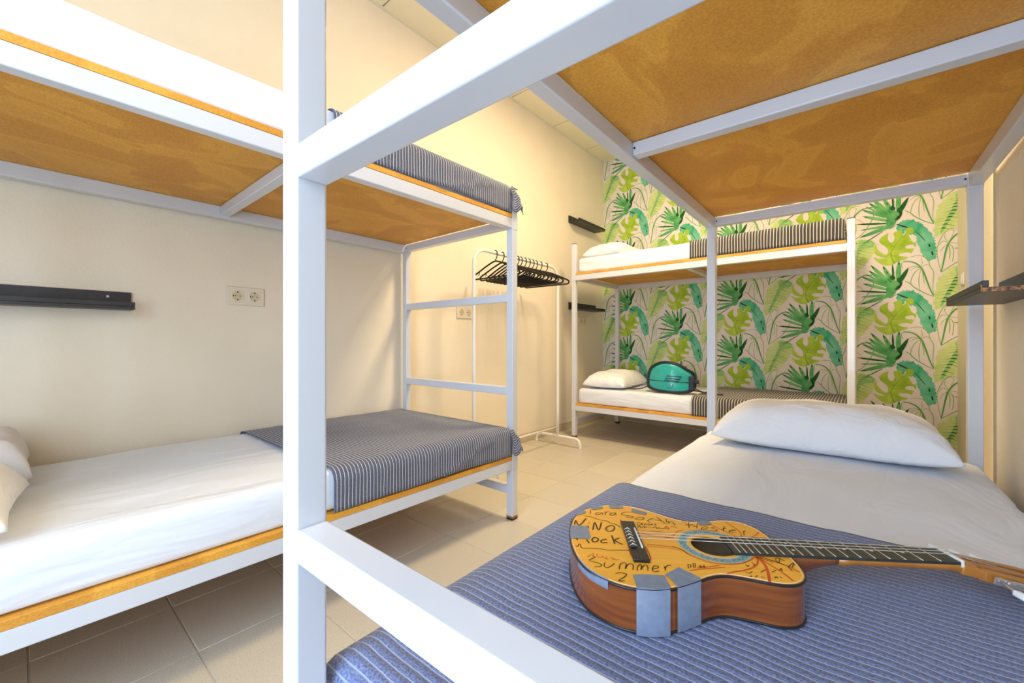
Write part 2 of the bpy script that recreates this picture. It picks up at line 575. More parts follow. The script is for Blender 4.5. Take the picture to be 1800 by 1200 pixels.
TEAL=[(0.0099,0.131),(0.0152,0.1714),(0.0491,0.2033),(0.1046,0.1948),(0.1481,0.1595),(0.1753,0.1285),(0.1909,0.0998),(0.2063,0.0673),(0.2231,0.0268),(0.2273,-0.0233),(0.2342,-0.0639),(0.2315,-0.115),(0.1923,-0.1338),(0.1667,-0.0986),(0.1481,-0.0539),(0.1373,-0.01),(0.1228,0.0225),(0.1279,0.0621),(0.1075,0.0857),(0.0899,0.0765),(0.0825,0.1083),(0.0618,0.122),(0.0469,0.0856),(0.0318,0.0984)]
TSTROKES=[([(0.0152,0.1766),(0.0318,0.1684)],0.006),([(0.0266,0.1694),(0.0491,0.155),(0.0825,0.1368)],0.011),([(0.1177,0.1063),(0.1481,0.0639),(0.1738,0.0186)],0.005),([(0.1937,-0.0034),(0.1979,-0.0289)],0.01),([(0.2084,-0.0603),(0.2133,-0.0928)],0.01),([(-0.0138,0.1496),(0.0167,0.1773)],0.003)]
FEATHER=[(-0.2044,0.0884),(-0.1371,0.0749),(-0.0989,0.0275),(-0.1062,-0.0194),(-0.1371,-0.0612),(-0.1653,-0.1125),(-0.2044,-0.1549),(-0.2425,-0.1799),(-0.281,-0.2052),(-0.3186,-0.231),(-0.3296,-0.183),(-0.3296,-0.1099),(-0.3162,-0.056),(-0.3044,-0.0022),(-0.281,0.0322),(-0.2578,0.0663)]
FSPINE=[(-0.1445,0.0694),(-0.1631,0.0623),(-0.1878,0.0333),(-0.212,-0.0094),(-0.231,-0.0574),(-0.2501,-0.1011),(-0.2733,-0.154),(-0.2927,-0.2029)]
FTOP=[(-0.2044,0.0866),(-0.1371,0.0732),(-0.1113,0.04),(-0.1297,0.0195),(-0.1668,0.0137),(-0.1968,-0.0061),(-0.212,0.0174),(-0.2196,0.0539)]
ART1=[([(0.2179,-0.3977),(0.1983,-0.3409),(0.1826,-0.2821),(0.1674,-0.223),(0.1521,-0.1821),(0.1239,-0.1435),(0.0901,-0.1246),(0.0523,-0.1188)],0.007,0),([(0.2179,-0.3977),(0.2127,-0.3246),(0.2179,-0.2252),(0.1983,-0.1703),(0.1905,-0.1324),(0.1674,-0.0975),(0.1307,-0.0824),(0.0901,-0.0906)],0.003,1),([(0.2179,-0.401),(0.1674,-0.3695),(0.1172,-0.3264),(0.0901,-0.2918),(0.0627,-0.2713)],0.0035,0),([(0.1507,-0.1803),(0.1239,-0.2),(0.1037,-0.2372),(0.0935,-0.2877),(0.1023,-0.3134)],0.003,1),([(0.1507,-0.182),(0.1407,-0.2387),(0.1387,-0.2975),(0.1441,-0.3439)],0.003,1),([(0.1541,-0.1847),(0.1627,-0.248),(0.1674,-0.2984)],0.003,1),([(0.1474,-0.1759),(0.1104,-0.1613),(0.0832,-0.1726)],0.0025,1),([(0.1474,-0.1759),(0.1172,-0.1744),(0.0901,-0.1942)],0.002,1),([(0.1541,-0.1763),(0.1773,-0.1566),(0.1937,-0.1659)],0.002,1),([(0.1507,-0.1719),(0.1574,-0.1387),(0.1507,-0.1048)],0.002,1),([(0.0523,-0.1188),(0.0419,-0.1405),(0.0489,-0.1751)],0.003,1)]
ART2=[([(-0.2919,-0.4935),(-0.2795,-0.4209),(-0.2686,-0.3486),(-0.2532,-0.2858),(-0.2211,-0.2347),(-0.1818,-0.2078),(-0.1297,-0.2065)],0.007,0),([(-0.2919,-0.4935),(-0.3076,-0.4025),(-0.3138,-0.3204),(-0.2951,-0.2482),(-0.2733,-0.2038),(-0.2425,-0.1799),(-0.2044,-0.1853)],0.003,1),([(-0.2919,-0.4953),(-0.2425,-0.4527),(-0.1931,-0.4126),(-0.1519,-0.3509),(-0.1223,-0.2809),(-0.126,-0.219)],0.003,0),([(-0.2532,-0.2858),(-0.212,-0.2915),(-0.178,-0.3326)],0.002,1),([(-0.2532,-0.2876),(-0.231,-0.3224),(-0.2287,-0.3763),(-0.2348,-0.4212)],0.003,1),([(-0.2547,-0.2876),(-0.2463,-0.3491),(-0.2501,-0.4031)],0.003,1),([(-0.2532,-0.2858),(-0.281,-0.2668),(-0.3044,-0.2934)],0.002,1),([(-0.2532,-0.284),(-0.2733,-0.24),(-0.2694,-0.213)],0.002,1),([(-0.2501,-0.2769),(-0.2272,-0.2058),(-0.2348,-0.1875)],0.002,1),([(-0.2532,-0.2876),(-0.281,-0.3122),(-0.2966,-0.3481)],0.002,1)]
INK=[([(-0.2003,0.1308),(-0.2022,0.1095)],0.0011),([(-0.1818,0.1193),(-0.1887,0.1167),(-0.192,0.1088),(-0.1869,0.1067),(-0.1825,0.1124),(-0.1773,0.1187),(-0.1773,0.1078)],0.0011),([(-0.1712,0.1251),(-0.1723,0.1065)],0.0011),([(-0.1714,0.1159),(-0.1665,0.1248),(-0.1598,0.1233)],0.0011),([(-0.1515,0.1219),(-0.1594,0.118),(-0.1628,0.1101),(-0.1563,0.1086),(-0.1501,0.1205),(-0.1508,0.1089)],0.0011),([(-0.1206,0.1279),(-0.1292,0.127),(-0.1385,0.1184),(-0.1369,0.1122),(-0.1259,0.1101),(-0.1174,0.1056),(-0.1205,0.102),(-0.1316,0.1026)],0.0011),([(-0.1046,0.1037),(-0.1137,0.0974),(-0.1128,0.0918),(-0.1023,0.093),(-0.0971,0.1006),(-0.1012,0.1045),(-0.1046,0.1037)],0.0011),([(-0.0781,0.102),(-0.0884,0.0949),(-0.0925,0.0875),(-0.0882,0.0825)],0.0011),([(-0.0708,0.1093),(-0.0612,0.0797)],0.0011),([(-0.0777,0.095),(-0.0648,0.0926)],0.0011),([(-0.0541,0.1022),(-0.0562,0.0863),(-0.0518,0.0848),(-0.0528,0.0901),(-0.0449,0.0876),(-0.0442,0.0742)],0.0011),([(-0.2141,0.099),(-0.2015,0.0949),(-0.1917,0.087),(-0.1805,0.0813),(-0.1732,0.0803),(-0.1671,0.0708),(-0.1589,0.0666),(-0.1538,0.0622),(-0.1509,0.0528)],0.0011),([(-0.2378,-0.0271),(-0.2347,-0.0299),(-0.2323,-0.0211),(-0.2295,-0.0224),(-0.2272,-0.0341),(-0.2118,-0.0334),(-0.1927,-0.0342),(-0.1842,-0.0371),(-0.165,-0.0347),(-0.1472,-0.0335)],0.0011),([(-0.2067,-0.0616),(-0.217,-0.071),(-0.2172,-0.0745),(-0.2047,-0.08),(-0.1998,-0.0851),(-0.2031,-0.0901),(-0.2117,-0.0919)],0.0011),([(-0.1938,-0.0777),(-0.1961,-0.088),(-0.1919,-0.0924),(-0.1841,-0.0856),(-0.179,-0.0783)],0.0011),([(-0.1737,-0.0964),(-0.1728,-0.0887),(-0.1686,-0.0778),(-0.1635,-0.075),(-0.1606,-0.0779),(-0.1642,-0.0932),(-0.1603,-0.083),(-0.1548,-0.0768),(-0.1514,-0.0775),(-0.1504,-0.083),(-0.1532,-0.0946)],0.0011),([(-0.147,-0.096),(-0.1444,-0.0856),(-0.1397,-0.0778),(-0.1372,-0.0793),(-0.1406,-0.0928),(-0.1355,-0.0824),(-0.1308,-0.0782),(-0.1284,-0.0817),(-0.1303,-0.0942)],0.0011),([(-0.1226,-0.0886),(-0.113,-0.0844),(-0.1122,-0.0784),(-0.1185,-0.0806),(-0.1233,-0.0909),(-0.1203,-0.096),(-0.1128,-0.0929)],0.0011),([(-0.1019,-0.0788),(-0.1032,-0.0908)],0.0011),([(-0.103,-0.0854),(-0.0971,-0.0765),(-0.0902,-0.0737)],0.0011),([(-0.181,-0.1077),(-0.174,-0.1049),(-0.1651,-0.107),(-0.1686,-0.1149),(-0.1795,-0.127),(-0.1704,-0.1265)],0.0011),([(-0.2413,0.0834),(-0.2443,0.0539)],0.0011),([(-0.2364,0.0564),(-0.2334,0.0755),(-0.2275,0.0541),(-0.2127,0.0865)],0.0019),([(-0.2082,0.0669),(-0.208,0.0649)],0.0019),([(-0.2113,0.0533),(-0.2113,0.0439)],0.0019),([(-0.2031,0.0369),(-0.1967,0.0709),(-0.1927,0.0368),(-0.1835,0.0723)],0.0019),([(-0.1654,0.0609),(-0.1749,0.0534),(-0.1783,0.0418),(-0.1743,0.0345),(-0.1653,0.0398),(-0.1612,0.0542),(-0.1654,0.0609)],0.0019),([(-0.2346,0.0004),(-0.2341,-0.0061)],0.0019),([(-0.2176,-0.0023),(-0.214,-0.015)],0.0019),([(-0.2031,0.0074),(-0.2079,-0.0018),(-0.2059,-0.01),(-0.199,-0.0064),(-0.1968,0.0034),(-0.2031,0.0074)],0.0019),([(-0.1819,0.0025),(-0.1914,-0.0028),(-0.1914,-0.0114),(-0.1819,-0.009)],0.0019),([(-0.1709,0.0182),(-0.1696,-0.0131)],0.0019),([(-0.1586,0.0094),(-0.1679,-0.0002),(-0.1562,-0.0143)],0.0019),([(-0.1089,0.0798),(-0.1149,0.0758),(-0.1149,0.0681),(-0.1105,0.0686),(-0.1106,0.0726)],0.0008),([(-0.1077,0.0686),(-0.1069,0.077),(-0.104,0.0757),(-0.107,0.072),(-0.1049,0.0682)],0.0008),([(-0.1036,0.0674),(-0.0991,0.0762),(-0.0988,0.0676)],0.0008),([(-0.0959,0.0679),(-0.0942,0.0761),(-0.0914,0.0724),(-0.0959,0.0679)],0.0008),([(-0.0907,0.0685),(-0.087,0.0762),(-0.0863,0.069)],0.0008),([(-0.0782,0.0772),(-0.0821,0.0751),(-0.0802,0.071),(-0.0843,0.0692)],0.0008),([(-0.1166,0.0559),(-0.1156,0.0644),(-0.1124,0.0618),(-0.116,0.0589)],0.0008),([(-0.1098,0.0621),(-0.1128,0.057),(-0.1097,0.0554),(-0.1071,0.0605),(-0.1098,0.0621)],0.0008),([(-0.1057,0.0545),(-0.1046,0.0627),(-0.1007,0.0609),(-0.1051,0.0575)],0.0008),([(-0.0996,0.0597),(-0.0862,0.0605)],0.0008),([(-0.0882,0.0577),(-0.0827,0.0635),(-0.0819,0.0552),(-0.0775,0.0608),(-0.0747,0.056),(-0.0683,0.0586)],0.0008),([(-0.0141,0.0906),(-0.0213,0.0643)],0.0009),([(-0.0241,0.0767),(-0.0089,0.081)],0.0009),([(0.0005,0.0858),(-0.0073,0.0644)],0.0009),([(-0.0115,0.0726),(-0.0027,0.0758)],0.0009),([(-0.0004,0.0619),(0.0058,0.0712),(0.0143,0.0732),(0.0115,0.0668),(0.0031,0.063),(-0.0004,0.0619)],0.0009),([(0.0289,0.0741),(0.0208,0.0696),(0.0293,0.0634),(0.0224,0.0571),(0.0158,0.0598)],0.0009),([(0.0481,0.0799),(0.0383,0.0588)],0.0009),([(0.0375,0.0657),(0.0485,0.0727)],0.0009),([(0.0477,0.0581),(0.0619,0.0649),(0.0599,0.0668),(0.05,0.0608),(0.0486,0.0534),(0.0594,0.0542)],0.0009),([(0.0756,0.0629),(0.0696,0.0452)],0.0009),([(0.0741,0.0593),(0.0804,0.0648)],0.0009),([(-0.0636,-0.069),(-0.0662,-0.0807)],0.0009),([(-0.0636,-0.069),(-0.0594,-0.07),(-0.0626,-0.0788)],0.0009),([(-0.0545,-0.0647),(-0.0578,-0.0783)],0.0009),([(-0.0545,-0.0647),(-0.0511,-0.0651),(-0.0553,-0.0775)],0.0009),([(-0.0485,-0.0723),(-0.0378,-0.0731)],0.0009),([(-0.045,-0.0695),(-0.0467,-0.0771)],0.0009),([(-0.0389,-0.0675),(-0.041,-0.0769)],0.0009),([(0.0272,-0.059),(0.0283,-0.0654)],0.0009),([(0.0283,-0.0654),(0.0317,-0.0605)],0.0009),([(0.0399,-0.0521),(0.042,-0.0579),(0.0372,-0.0609)],0.0009),([(0.082,-0.0354),(0.0909,-0.0339),(0.0814,-0.0485),(0.0823,-0.0375)],0.0009),([(0.0906,-0.034),(0.0946,-0.0414)],0.0009),([(0.0904,-0.0596),(0.1057,-0.0453),(0.097,-0.0593)],0.0009),([(0.105,-0.0467),(0.1042,-0.0536)],0.0009),([(0.0714,-0.0718),(0.0777,-0.0649),(0.0746,-0.0738)],0.0009),([(0.0904,-0.0596),(0.0906,-0.0711)],0.0009),([(0.0591,-0.0353),(0.0745,-0.0483)],0.0009),([(0.0625,-0.0322),(0.097,-0.0613)],0.0009),([(0.0179,-0.0808),(0.021,-0.0851),(0.0284,-0.0796)],0.0009),([(0.0408,-0.0794),(0.0522,-0.0711)],0.0009),([(0.0577,-0.0776),(0.0667,-0.0719)],0.0009),([(0.0175,-0.0947),(0.0218,-0.0931),(0.0209,-0.0909)],0.0009),([(0.0265,-0.0948),(0.0312,-0.0898)],0.0009),([(0.0347,-0.0928),(0.0393,-0.0945)],0.0009),([(0.0533,-0.0941),(0.0583,-0.0902),(0.0578,-0.0947)],0.0009),([(0.0627,-0.0897),(0.065,-0.0924)],0.0009)]
RED=[([(-0.1151,0.0333),(-0.0883,0.0273),(-0.0646,0.0211),(-0.0592,0.0305),(-0.0525,0.0411),(-0.0448,0.0496),(-0.0319,0.0563)],0.0009),([(-0.1142,0.0259),(-0.0894,0.0228),(-0.066,0.0207)],0.0008),([(-0.114,0.0442),(-0.0851,0.0412),(-0.0556,0.0398)],0.0008),([(-0.1145,-0.0081),(-0.0846,-0.0116),(-0.0621,-0.017),(-0.0538,-0.0351)],0.0011),([(-0.1156,-0.0163),(-0.086,-0.017),(-0.0627,-0.0235)],0.0008),([(-0.1453,0.0886),(-0.1455,0.0079),(-0.1465,-0.0578),(-0.1197,-0.0619),(-0.1182,-0.0166)],0.0016),([(-0.0673,0.0581),(-0.0619,0.0674),(-0.0602,0.0576),(-0.0662,0.057)],0.0016),([(-0.055,0.0678),(-0.0489,0.0688),(-0.0438,0.062)],0.0012),([(-0.0942,0.0463),(-0.0876,0.0424),(-0.0772,0.0457)],0.0008),([(-0.2203,-0.0631),(-0.2135,-0.0551),(-0.2092,-0.063),(-0.2105,-0.0485)],0.0009),([(-0.2045,-0.0516),(-0.2039,-0.0613)],0.0009),([(-0.2022,-0.0599),(-0.1995,-0.0636),(-0.1953,-0.0579),(-0.1935,-0.0639)],0.0009),([(-0.1881,-0.0595),(-0.1916,-0.0647),(-0.1861,-0.0655)],0.0009),([(-0.1831,-0.059),(-0.1813,-0.0638),(-0.1781,-0.0596)],0.0009),([(-0.1761,-0.063),(-0.1793,-0.0671),(-0.1693,-0.066)],0.0009),([(-0.071,-0.0109),(-0.0588,-0.0227),(-0.0517,-0.0361),(-0.0375,-0.0507),(-0.0199,-0.0607),(0.0006,-0.0612),(0.0219,-0.0563),(0.0396,-0.0454),(0.0533,-0.0322)],0.0014),([(0.0551,-0.0312),(0.0524,-0.0448),(0.0416,-0.0612),(0.0232,-0.0742),(0.0009,-0.0829),(-0.0123,-0.0895)],0.0018),([(0.0558,-0.0324),(0.058,-0.0506),(0.0536,-0.0733),(0.0414,-0.1053)],0.0028),([(0.0572,-0.0323),(0.0663,-0.0572),(0.0734,-0.0782),(0.0775,-0.1003)],0.0016),([(0.0589,-0.0316),(0.0796,-0.0431),(0.0911,-0.0583),(0.1,-0.0741)],0.0013),([(0.0605,-0.0308),(0.0868,-0.0285),(0.114,-0.0266)],0.001),([(-0.0253,0.0964),(-0.0181,0.08),(-0.0042,0.0741)],0.0009),([(0.0577,0.1016),(0.064,0.0816),(0.0678,0.0606),(0.0628,0.0398)],0.0011),([(0.1024,0.061),(0.0882,0.0459),(0.0781,0.0395)],0.0011),([(0.0262,0.0849),(0.0355,0.0677),(0.0477,0.0482),(0.0535,0.0368)],0.001),([(-0.053,-0.0782),(-0.0345,-0.0728),(-0.0155,-0.0662)],0.0012),([(-0.0658,-0.0869),(-0.0445,-0.0797),(-0.0086,-0.0717)],0.0012),([(-0.0487,-0.0729),(-0.0373,-0.0736)],0.0012),([(-0.0262,0.0531),(0.002,0.0597),(0.0311,0.0559)],0.0008)]
TAPE=[[(-0.2467,0.0527),(-0.2122,0.0509),(-0.2104,0.0274),(-0.2094,0.0096),(-0.2131,-0.0001),(-0.2461,-0.0008)],[(-0.2426,0.0904),(-0.2394,0.1047),(-0.2307,0.1197),(-0.2191,0.1315),(-0.2097,0.1193),(-0.2155,0.1088)],[(-0.2029,0.1485),(-0.1782,0.1633),(-0.1722,0.1414),(-0.1953,0.1306),(-0.1982,0.137)],[(-0.1598,0.1657),(-0.129,0.1567),(-0.1319,0.1434),(-0.1578,0.143),(-0.1591,0.1534)],[(-0.1125,0.1476),(-0.0859,0.1279),(-0.0895,0.116),(-0.1175,0.1275)],[(-0.0029,0.1008),(0.0262,0.1071),(0.0273,0.085),(0.0044,0.0788),(0.0018,0.0928)],[(-0.1558,-0.1088),(-0.1316,-0.1054),(-0.1105,-0.1061),(-0.1087,-0.1074),(-0.107,-0.1368),(-0.1277,-0.1425),(-0.1557,-0.1404)],[(-0.108,-0.1043),(-0.0807,-0.0796),(-0.0564,-0.1062),(-0.0581,-0.1101),(-0.0979,-0.1323),(-0.1036,-0.1099)]]

# ================================================================ the room
XL, XR, XF, YB, YS, ZC = -2.30, 0.372, 0.548, 4.40, 2.30, 2.985


def struct(name, dims, mat, label, bevel=0.0):
    o = box(name, dims, mat, None, bevel)
    return tag(o, label, None, None, 'structure')


PITCH = 0.316
floor = struct('floor', (XL - 0.12, XF + 0.12, Y_NEAR - 0.12, YB + 0.12, -0.10, -0.0015), M['grout'], 'beige speckled tile floor')
bm = bmesh.new()
add_box(bm, 0, PITCH - 0.004, 0, PITCH - 0.004, -0.012, 0.0, bevel=0.0012, seg=1)
tile0 = mesh_obj('floor_tile', bm, M['tile'])
tile_me = tile0.data
bpy.data.objects.remove(tile0)
gx, gy = -1.465, 0.336
i0, i1 = math.floor((XL - gx) / PITCH), math.ceil((XF - gx) / PITCH)
j0, j1 = math.floor((Y_NEAR - gy) / PITCH), math.ceil((YB - gy) / PITCH)


def clipped_tile(name, x0, x1, y0, y1, z0, z1, mat, parent, bev):
    bm = bmesh.new()
    add_box(bm, 0, x1 - x0, 0, y1 - y0, z0, z1, bevel=bev, seg=1)
    o = mesh_obj(name, bm, mat, parent)
    o.location = (x0, y0, 0)
    return o


for i in range(i0, i1):
    for j in range(j0, j1):
        x0, y0 = gx + i * PITCH + 0.002, gy + j * PITCH + 0.002
        x1, y1 = x0 + PITCH - 0.004, y0 + PITCH - 0.004
        if x0 > XR - 0.03 and y1 < YS:
            continue
        cx0, cx1 = max(x0, XL), min(x1, XF)
        if cx1 > XR and y1 < YS: cx1 = XR
        cy0, cy1 = max(y0, Y_NEAR), min(y1, YB)
        if cx1 - cx0 < 0.02 or cy1 - cy0 < 0.02:
            continue
        if abs(cx1 - cx0 - (x1 - x0)) < 1e-6 and abs(cy1 - cy0 - (y1 - y0)) < 1e-6:
            o = link(bpy.data.objects.new('floor_tile', tile_me), floor)
            o.location = (x0, y0, 0)
        else:
            clipped_tile('floor_tile', cx0, cx1, cy0, cy1, -0.012, 0.0, M['tile'], floor, 0.0012)

wall_left = struct('wall_left', (XL - 0.12, XL, Y_NEAR - 0.12, YB + 0.12, 0, 3.05), M['wall'], 'long cream plaster wall on the left')
wall_back = struct('wall_back', (XL, XF + 0.12, YB, YB + 0.12, 0, 3.05), M['wall'], 'far wall papered with green tropical leaves')
wall_right = struct('wall_right', (XR, XF + 0.12, Y_NEAR - 0.12, YS, 0, 3.05), M['wall'], 'cream plaster wall behind the guitar bed', 0.004)
wall_entry = struct('wall_entry', (XF, XF + 0.12, YS, YB, 0, 3.05), M['wall'], 'cream wall set back beside the papered wall')
bm = bmesh.new()
for d in ((XL, WIN[0], 0, 3.05), (WIN[1], XR, 0, 3.05), (WIN[0], WIN[1], 0, WIN[2]), (WIN[0], WIN[1], WIN[3], 3.05)):
    add_box(bm, d[0], d[1], Y_NEAR - 0.12, Y_NEAR, d[2], d[3])
wall_near = tag(mesh_obj('wall_near', bm, M['wall']), 'cream window wall behind the viewpoint', None, None, 'structure')
win = tag(empty('window_1', ((WIN[0] + WIN[1]) / 2, Y_NEAR - 0.06, WIN[2])), 'white framed window behind the viewpoint', None, None, 'structure')
hw, hh = (WIN[1] - WIN[0]) / 2, WIN[3] - WIN[2]
bm = bmesh.new()
for d in ((-hw, -hw + 0.05, 0, hh), (hw - 0.05, hw, 0, hh), (-hw, hw, 0, 0.05), (-hw, hw, hh - 0.05, hh), (-0.03, 0.03, 0, hh)):
    add_box(bm, d[0], d[1], -0.03, 0.03, d[2], d[3])
mesh_obj('window_frame', bm, M['window'], win)

ceiling = struct('ceiling', (XL - 0.12, XF + 0.12, Y_NEAR - 0.12, YB + 0.12, 3.0, 3.1), M['grid'], 'cream suspended tile ceiling')
CP = 0.627
cy = 1.466 - 4 * CP
while cy < YB:
    cx = XL
    while cx < XF:
        a, b, c, d = cx + 0.004, min(cx + CP, XF) - 0.004, max(cy, Y_NEAR) + 0.004, min(cy + CP, YB) - 0.004
        if b - a > 0.03 and d - c > 0.03 and not (a > XR and d < YS):
            if b > XR and d < YS: b = XR - 0.002
            clipped_tile('ceiling_tile', a, b, c, d, ZC, 3.002, M['ceiling'], ceiling, 0.004)
        cx += CP
    cy += CP
t = struct('trim_1', (XL, XL + 0.022, Y_NEAR, YB, ZC - 0.004, ZC + 0.004), M['grid'], 'thin ceiling edge profile along the left wall')
t = struct('trim_2', (XL + 0.022, XF, YB - 0.022, YB, ZC - 0.004, ZC + 0.004), M['grid'], 'thin ceiling edge profile above the leaf wallpaper')

# skirting of cut tiles
bl = struct('baseboard_left', (XL, XL + 0.004, Y_NEAR, YB, 0, 0.072), M['grout'], 'beige tile skirting along the left wall')
y = gy + j0 * PITCH
while y < YB:
    a, b = max(y + 0.0015, Y_NEAR), min(y + PITCH - 0.0015, YB - 0.012)
    if b - a > 0.02:
        box('skirting_tile', (XL, XL + 0.010, a, b, 0.001, 0.074), M['skirt'], bl, 0.0015, 1)
    y += PITCH
bb = struct('baseboard_back', (XL + 0.01, XF, YB - 0.004, YB, 0, 0.072), M['grout'], 'beige tile skirting under the leaf wallpaper')
x = gx + i0 * PITCH
while x < XF:
    a, b = max(x + 0.0015, XL + 0.012), min(x + PITCH - 0.0015, XF)
    if b - a > 0.02:
        box('skirting_tile', (a, b, YB - 0.010, YB, 0.001, 0.074), M['skirt'], bb, 0.0015, 1)
    x += PITCH

# wallpaper: ground sheet and printed leaves, half-drop repeat
paper = box('wallpaper', (XL, XF, YB - 0.0012, YB - 0.0002, 0.074, ZC), M['paper'], wall_back)


def jag(loop, amp, sub=5):
    out = []
    n = len(loop)
    for i in range(n):
        p, q = Vector(loop[i]), Vector(loop[(i + 1) % n])
        s = Vector((q.y - p.y, p.x - q.x))
        if s.length > 0:
            s.normalize()
        k = max(1, int((q - p).length / sub))
        for j in range(k):
            a = p.lerp(q, j / k)
            out.append(tuple(a + s * amp * random.uniform(-1, 0.9)))
    return out


def lay(y):
    return lambda x, z: Vector((x, y, z))


def unit_monstera():
    bm = bmesh.new()
    add_poly(bm, [[tuple(p) for p in smooth_path([(x, z, 0) for x, z in MONSTERA], 3, True)]], lay(0), 0)
    for k, v in enumerate(MVEINS):
        add_ribbon(bm, [p[:2] for p in smooth_path([(x, z, 0) for x, z in v], 4)], 0.010 if k == 0 else 0.005, lay(-0.0002), 1, taper=True)
    return bm, [M['lime'], M['lime_d']]


def unit_fan():
    bm = bmesh.new()
    for (a, b), w, k in FAN:
        A, B = Vector(a), Vector(b)
        pts = [A.lerp(B, i / 8) for i in range(9)]
        add_ribbon(bm, pts, w, lay(-0.0002 * (k + 1)), k, wf=lambda t: max(0.03, (0.55 + 1.7 * t) * (1 - t ** 1.7) ** 0.9))
        if k < 2:
            mid = [A.lerp(B, 0.80 + 0.03 * i) for i in range(7)]
            add_ribbon(bm, mid, w * 0.5, lay(-0.0009), 2, wf=lambda t: max(0.05, math.sin(math.pi * min(1, t + .05)) * (1 - t * 0.6)))
    add_poly(bm, [[p[:2] for p in smooth_path([(x, z, 0) for x, z in HUB], 4, True)]], lay(-0.0007), 1)
    for d in DARK:
        add_poly(bm, [[p[:2] for p in smooth_path([(x, z, 0) for x, z in d], 4, True)]], lay(-0.0010), 2)
    return bm, [M['palm'], M['palm_m'], M['palm_d']]


def unit_teal():
    bm = bmesh.new()
    add_poly(bm, [jag(TEAL, 0.006, 0.006)], lay(0), 0)
    for l, w in TSTROKES:
        add_ribbon(bm, [p[:2] for p in smooth_path([(x, z, 0) for x, z in l], 4)], w, lay(-0.0003), 1, wf=lambda t: 0.45 + 0.55 * math.sin(math.pi * t))
    return bm, [M['teal_p'], M['line_k']]


def unit_feather():
    bm = bmesh.new()
    add_poly(bm, [jag(FEATHER, 0.008, 0.007)], lay(0), 0)
    add_poly(bm, [jag(FTOP, 0.004, 0.008)], lay(-0.0002), 1)
    sp = [p[:2] for p in smooth_path([(x, z, 0) for x, z in FSPINE], 4)]
    add_ribbon(bm, sp, 0.030, lay(-0.0003), 1, wf=lambda t: 0.35 + 0.65 * math.sin(math.pi * min(1, 0.3 + t * 0.65)))
    cx = sum(p[0] for p in FEATHER) / len(FEATHER)
    for i in range(3, len(sp) - 2, 2):
        p = Vector(sp[i])
        for s, dz in ((-1, -0.02), (1, -0.05)):
            L = 0.085 if s > 0 else 0.07
            L *= 1 - 0.35 * abs(i / len(sp) - 0.4)
            q = p + Vector((s * L, -dz * 0.9 - 0.03 if s < 0 else -0.035))
            add_ribbon(bm, [p.lerp(q, k / 5) for k in range(6)], 0.006, lay(-0.0003), 2 if (i // 2) % 2 else 1, taper=True)
    return bm, [M['feather'], M['feather_g'], M['line_y']]


def unit_art(A):
    bm = bmesh.new()
    for l, w, k in A:
        add_ribbon(bm, [p[:2] for p in smooth_path([(x, z, 0) for x, z in l], 5)], w * 1.5, lay(-0.0001 * k), k, wf=lambda t: 0.6 + 0.4 * math.sin(math.pi * t))
    return bm, [M['line_g'], M['line_y']]


UNITS = (('feather_leaf_print', unit_feather, 0.0), ('teal_leaf_print', unit_teal, 0.0004), ('outline_leaf_print', lambda: unit_art(ART1), 0.0010),
         ('outline_leaf_print', lambda: unit_art(ART2), 0.0010), ('monstera_leaf_print', unit_monstera, 0.0008), ('palm_leaf_print', unit_fan, 0.0013))
DX, DZ = 0.5485, 0.5425
for nm, fn, lift in UNITS:
    bm0, mats = fn()
    face_dir(bm0, (0, -1, 0))
    xs = [v.co.x for v in bm0.verts]; zs = [v.co.z for v in bm0.verts]
    bx0, bx1, bz0, bz1 = min(xs), max(xs), min(zs), max(zs)
    shared = bpy.data.meshes.new(nm)
    bm0.to_mesh(shared)
    for m in mats: shared.materials.append(m)
    for ci in range(-6, 3):
        for ri in range(-3, 5):
            ox = 0.2075 + ci * DX
            oz = 1.634 + ri * DZ + (0.271 if ci % 2 else 0.0)
            if ox + bx1 < XL + 0.005 or ox + bx0 > XF - 0.005 or oz + bz1 < 0.08 or oz + bz0 > ZC - 0.005:
                continue
            yy = YB - 0.0014 - lift
            if ox + bx0 > XL and ox + bx1 < XF and oz + bz0 > 0.075 and oz + bz1 < ZC:
                o = link(bpy.data.objects.new(nm, shared), paper)
            else:
                b2 = bm0.copy()
                for co, no in (((XL - ox, 0, 0), (-1, 0, 0)), ((XF - ox, 0, 0), (1, 0, 0)), ((0, 0, 0.075 - oz), (0, 0, -1)), ((0, 0, ZC - oz), (0, 0, 1))):
                    bmesh.ops.bisect_plane(b2, geom=b2.verts[:] + b2.edges[:] + b2.faces[:], plane_co=co, plane_no=no, clear_outer=True)
                if not b2.faces:
                    b2.free()
                    continue
                o = mesh_obj(nm, b2, mats, paper)
            o.location = (ox, yy, oz)
    bm0.free()

# ceiling lamp of the aisle
lamp = empty('ceiling_lamp', (-0.80, 2.40, ZC), 0, 'square white ceiling lamp above the aisle between the beds', 'lamp')
bm = bmesh.new()
for d in ((-0.30, 0.30, -0.30, -0.27), (-0.30, 0.30, 0.27, 0.30), (-0.30, -0.27, -0.27, 0.27), (0.27, 0.30, -0.27, 0.27)):
    add_box(bm, d[0], d[1], d[2], d[3], -0.03, 0.0)
mesh_obj('lamp_frame', bm, M['lamp'], lamp)
box('diffuser', (-0.27, 0.27, -0.27, 0.27, -0.022, -0.004), M['diffuser'], lamp)
ll = area('lamp_light', (0, 0, -0.034), (0, 0, 0), 0.5, 0.5, 52, (1.0, 0.77, 0.46))
ll.parent = lamp

# ================================================================ bunk beds
BL, BW, TA = 2.05, 0.933, 0.0395       # outer length, outer width, tube size
ZU0, ZU1, ZU2 = 1.4635, 1.5144, 1.5345  # upper rail bottom, rail top, board top
ZL0, ZL1, ZL2 = 0.2545, 0.3040, 0.3250
ZM = 0.140                               # mattress thickness


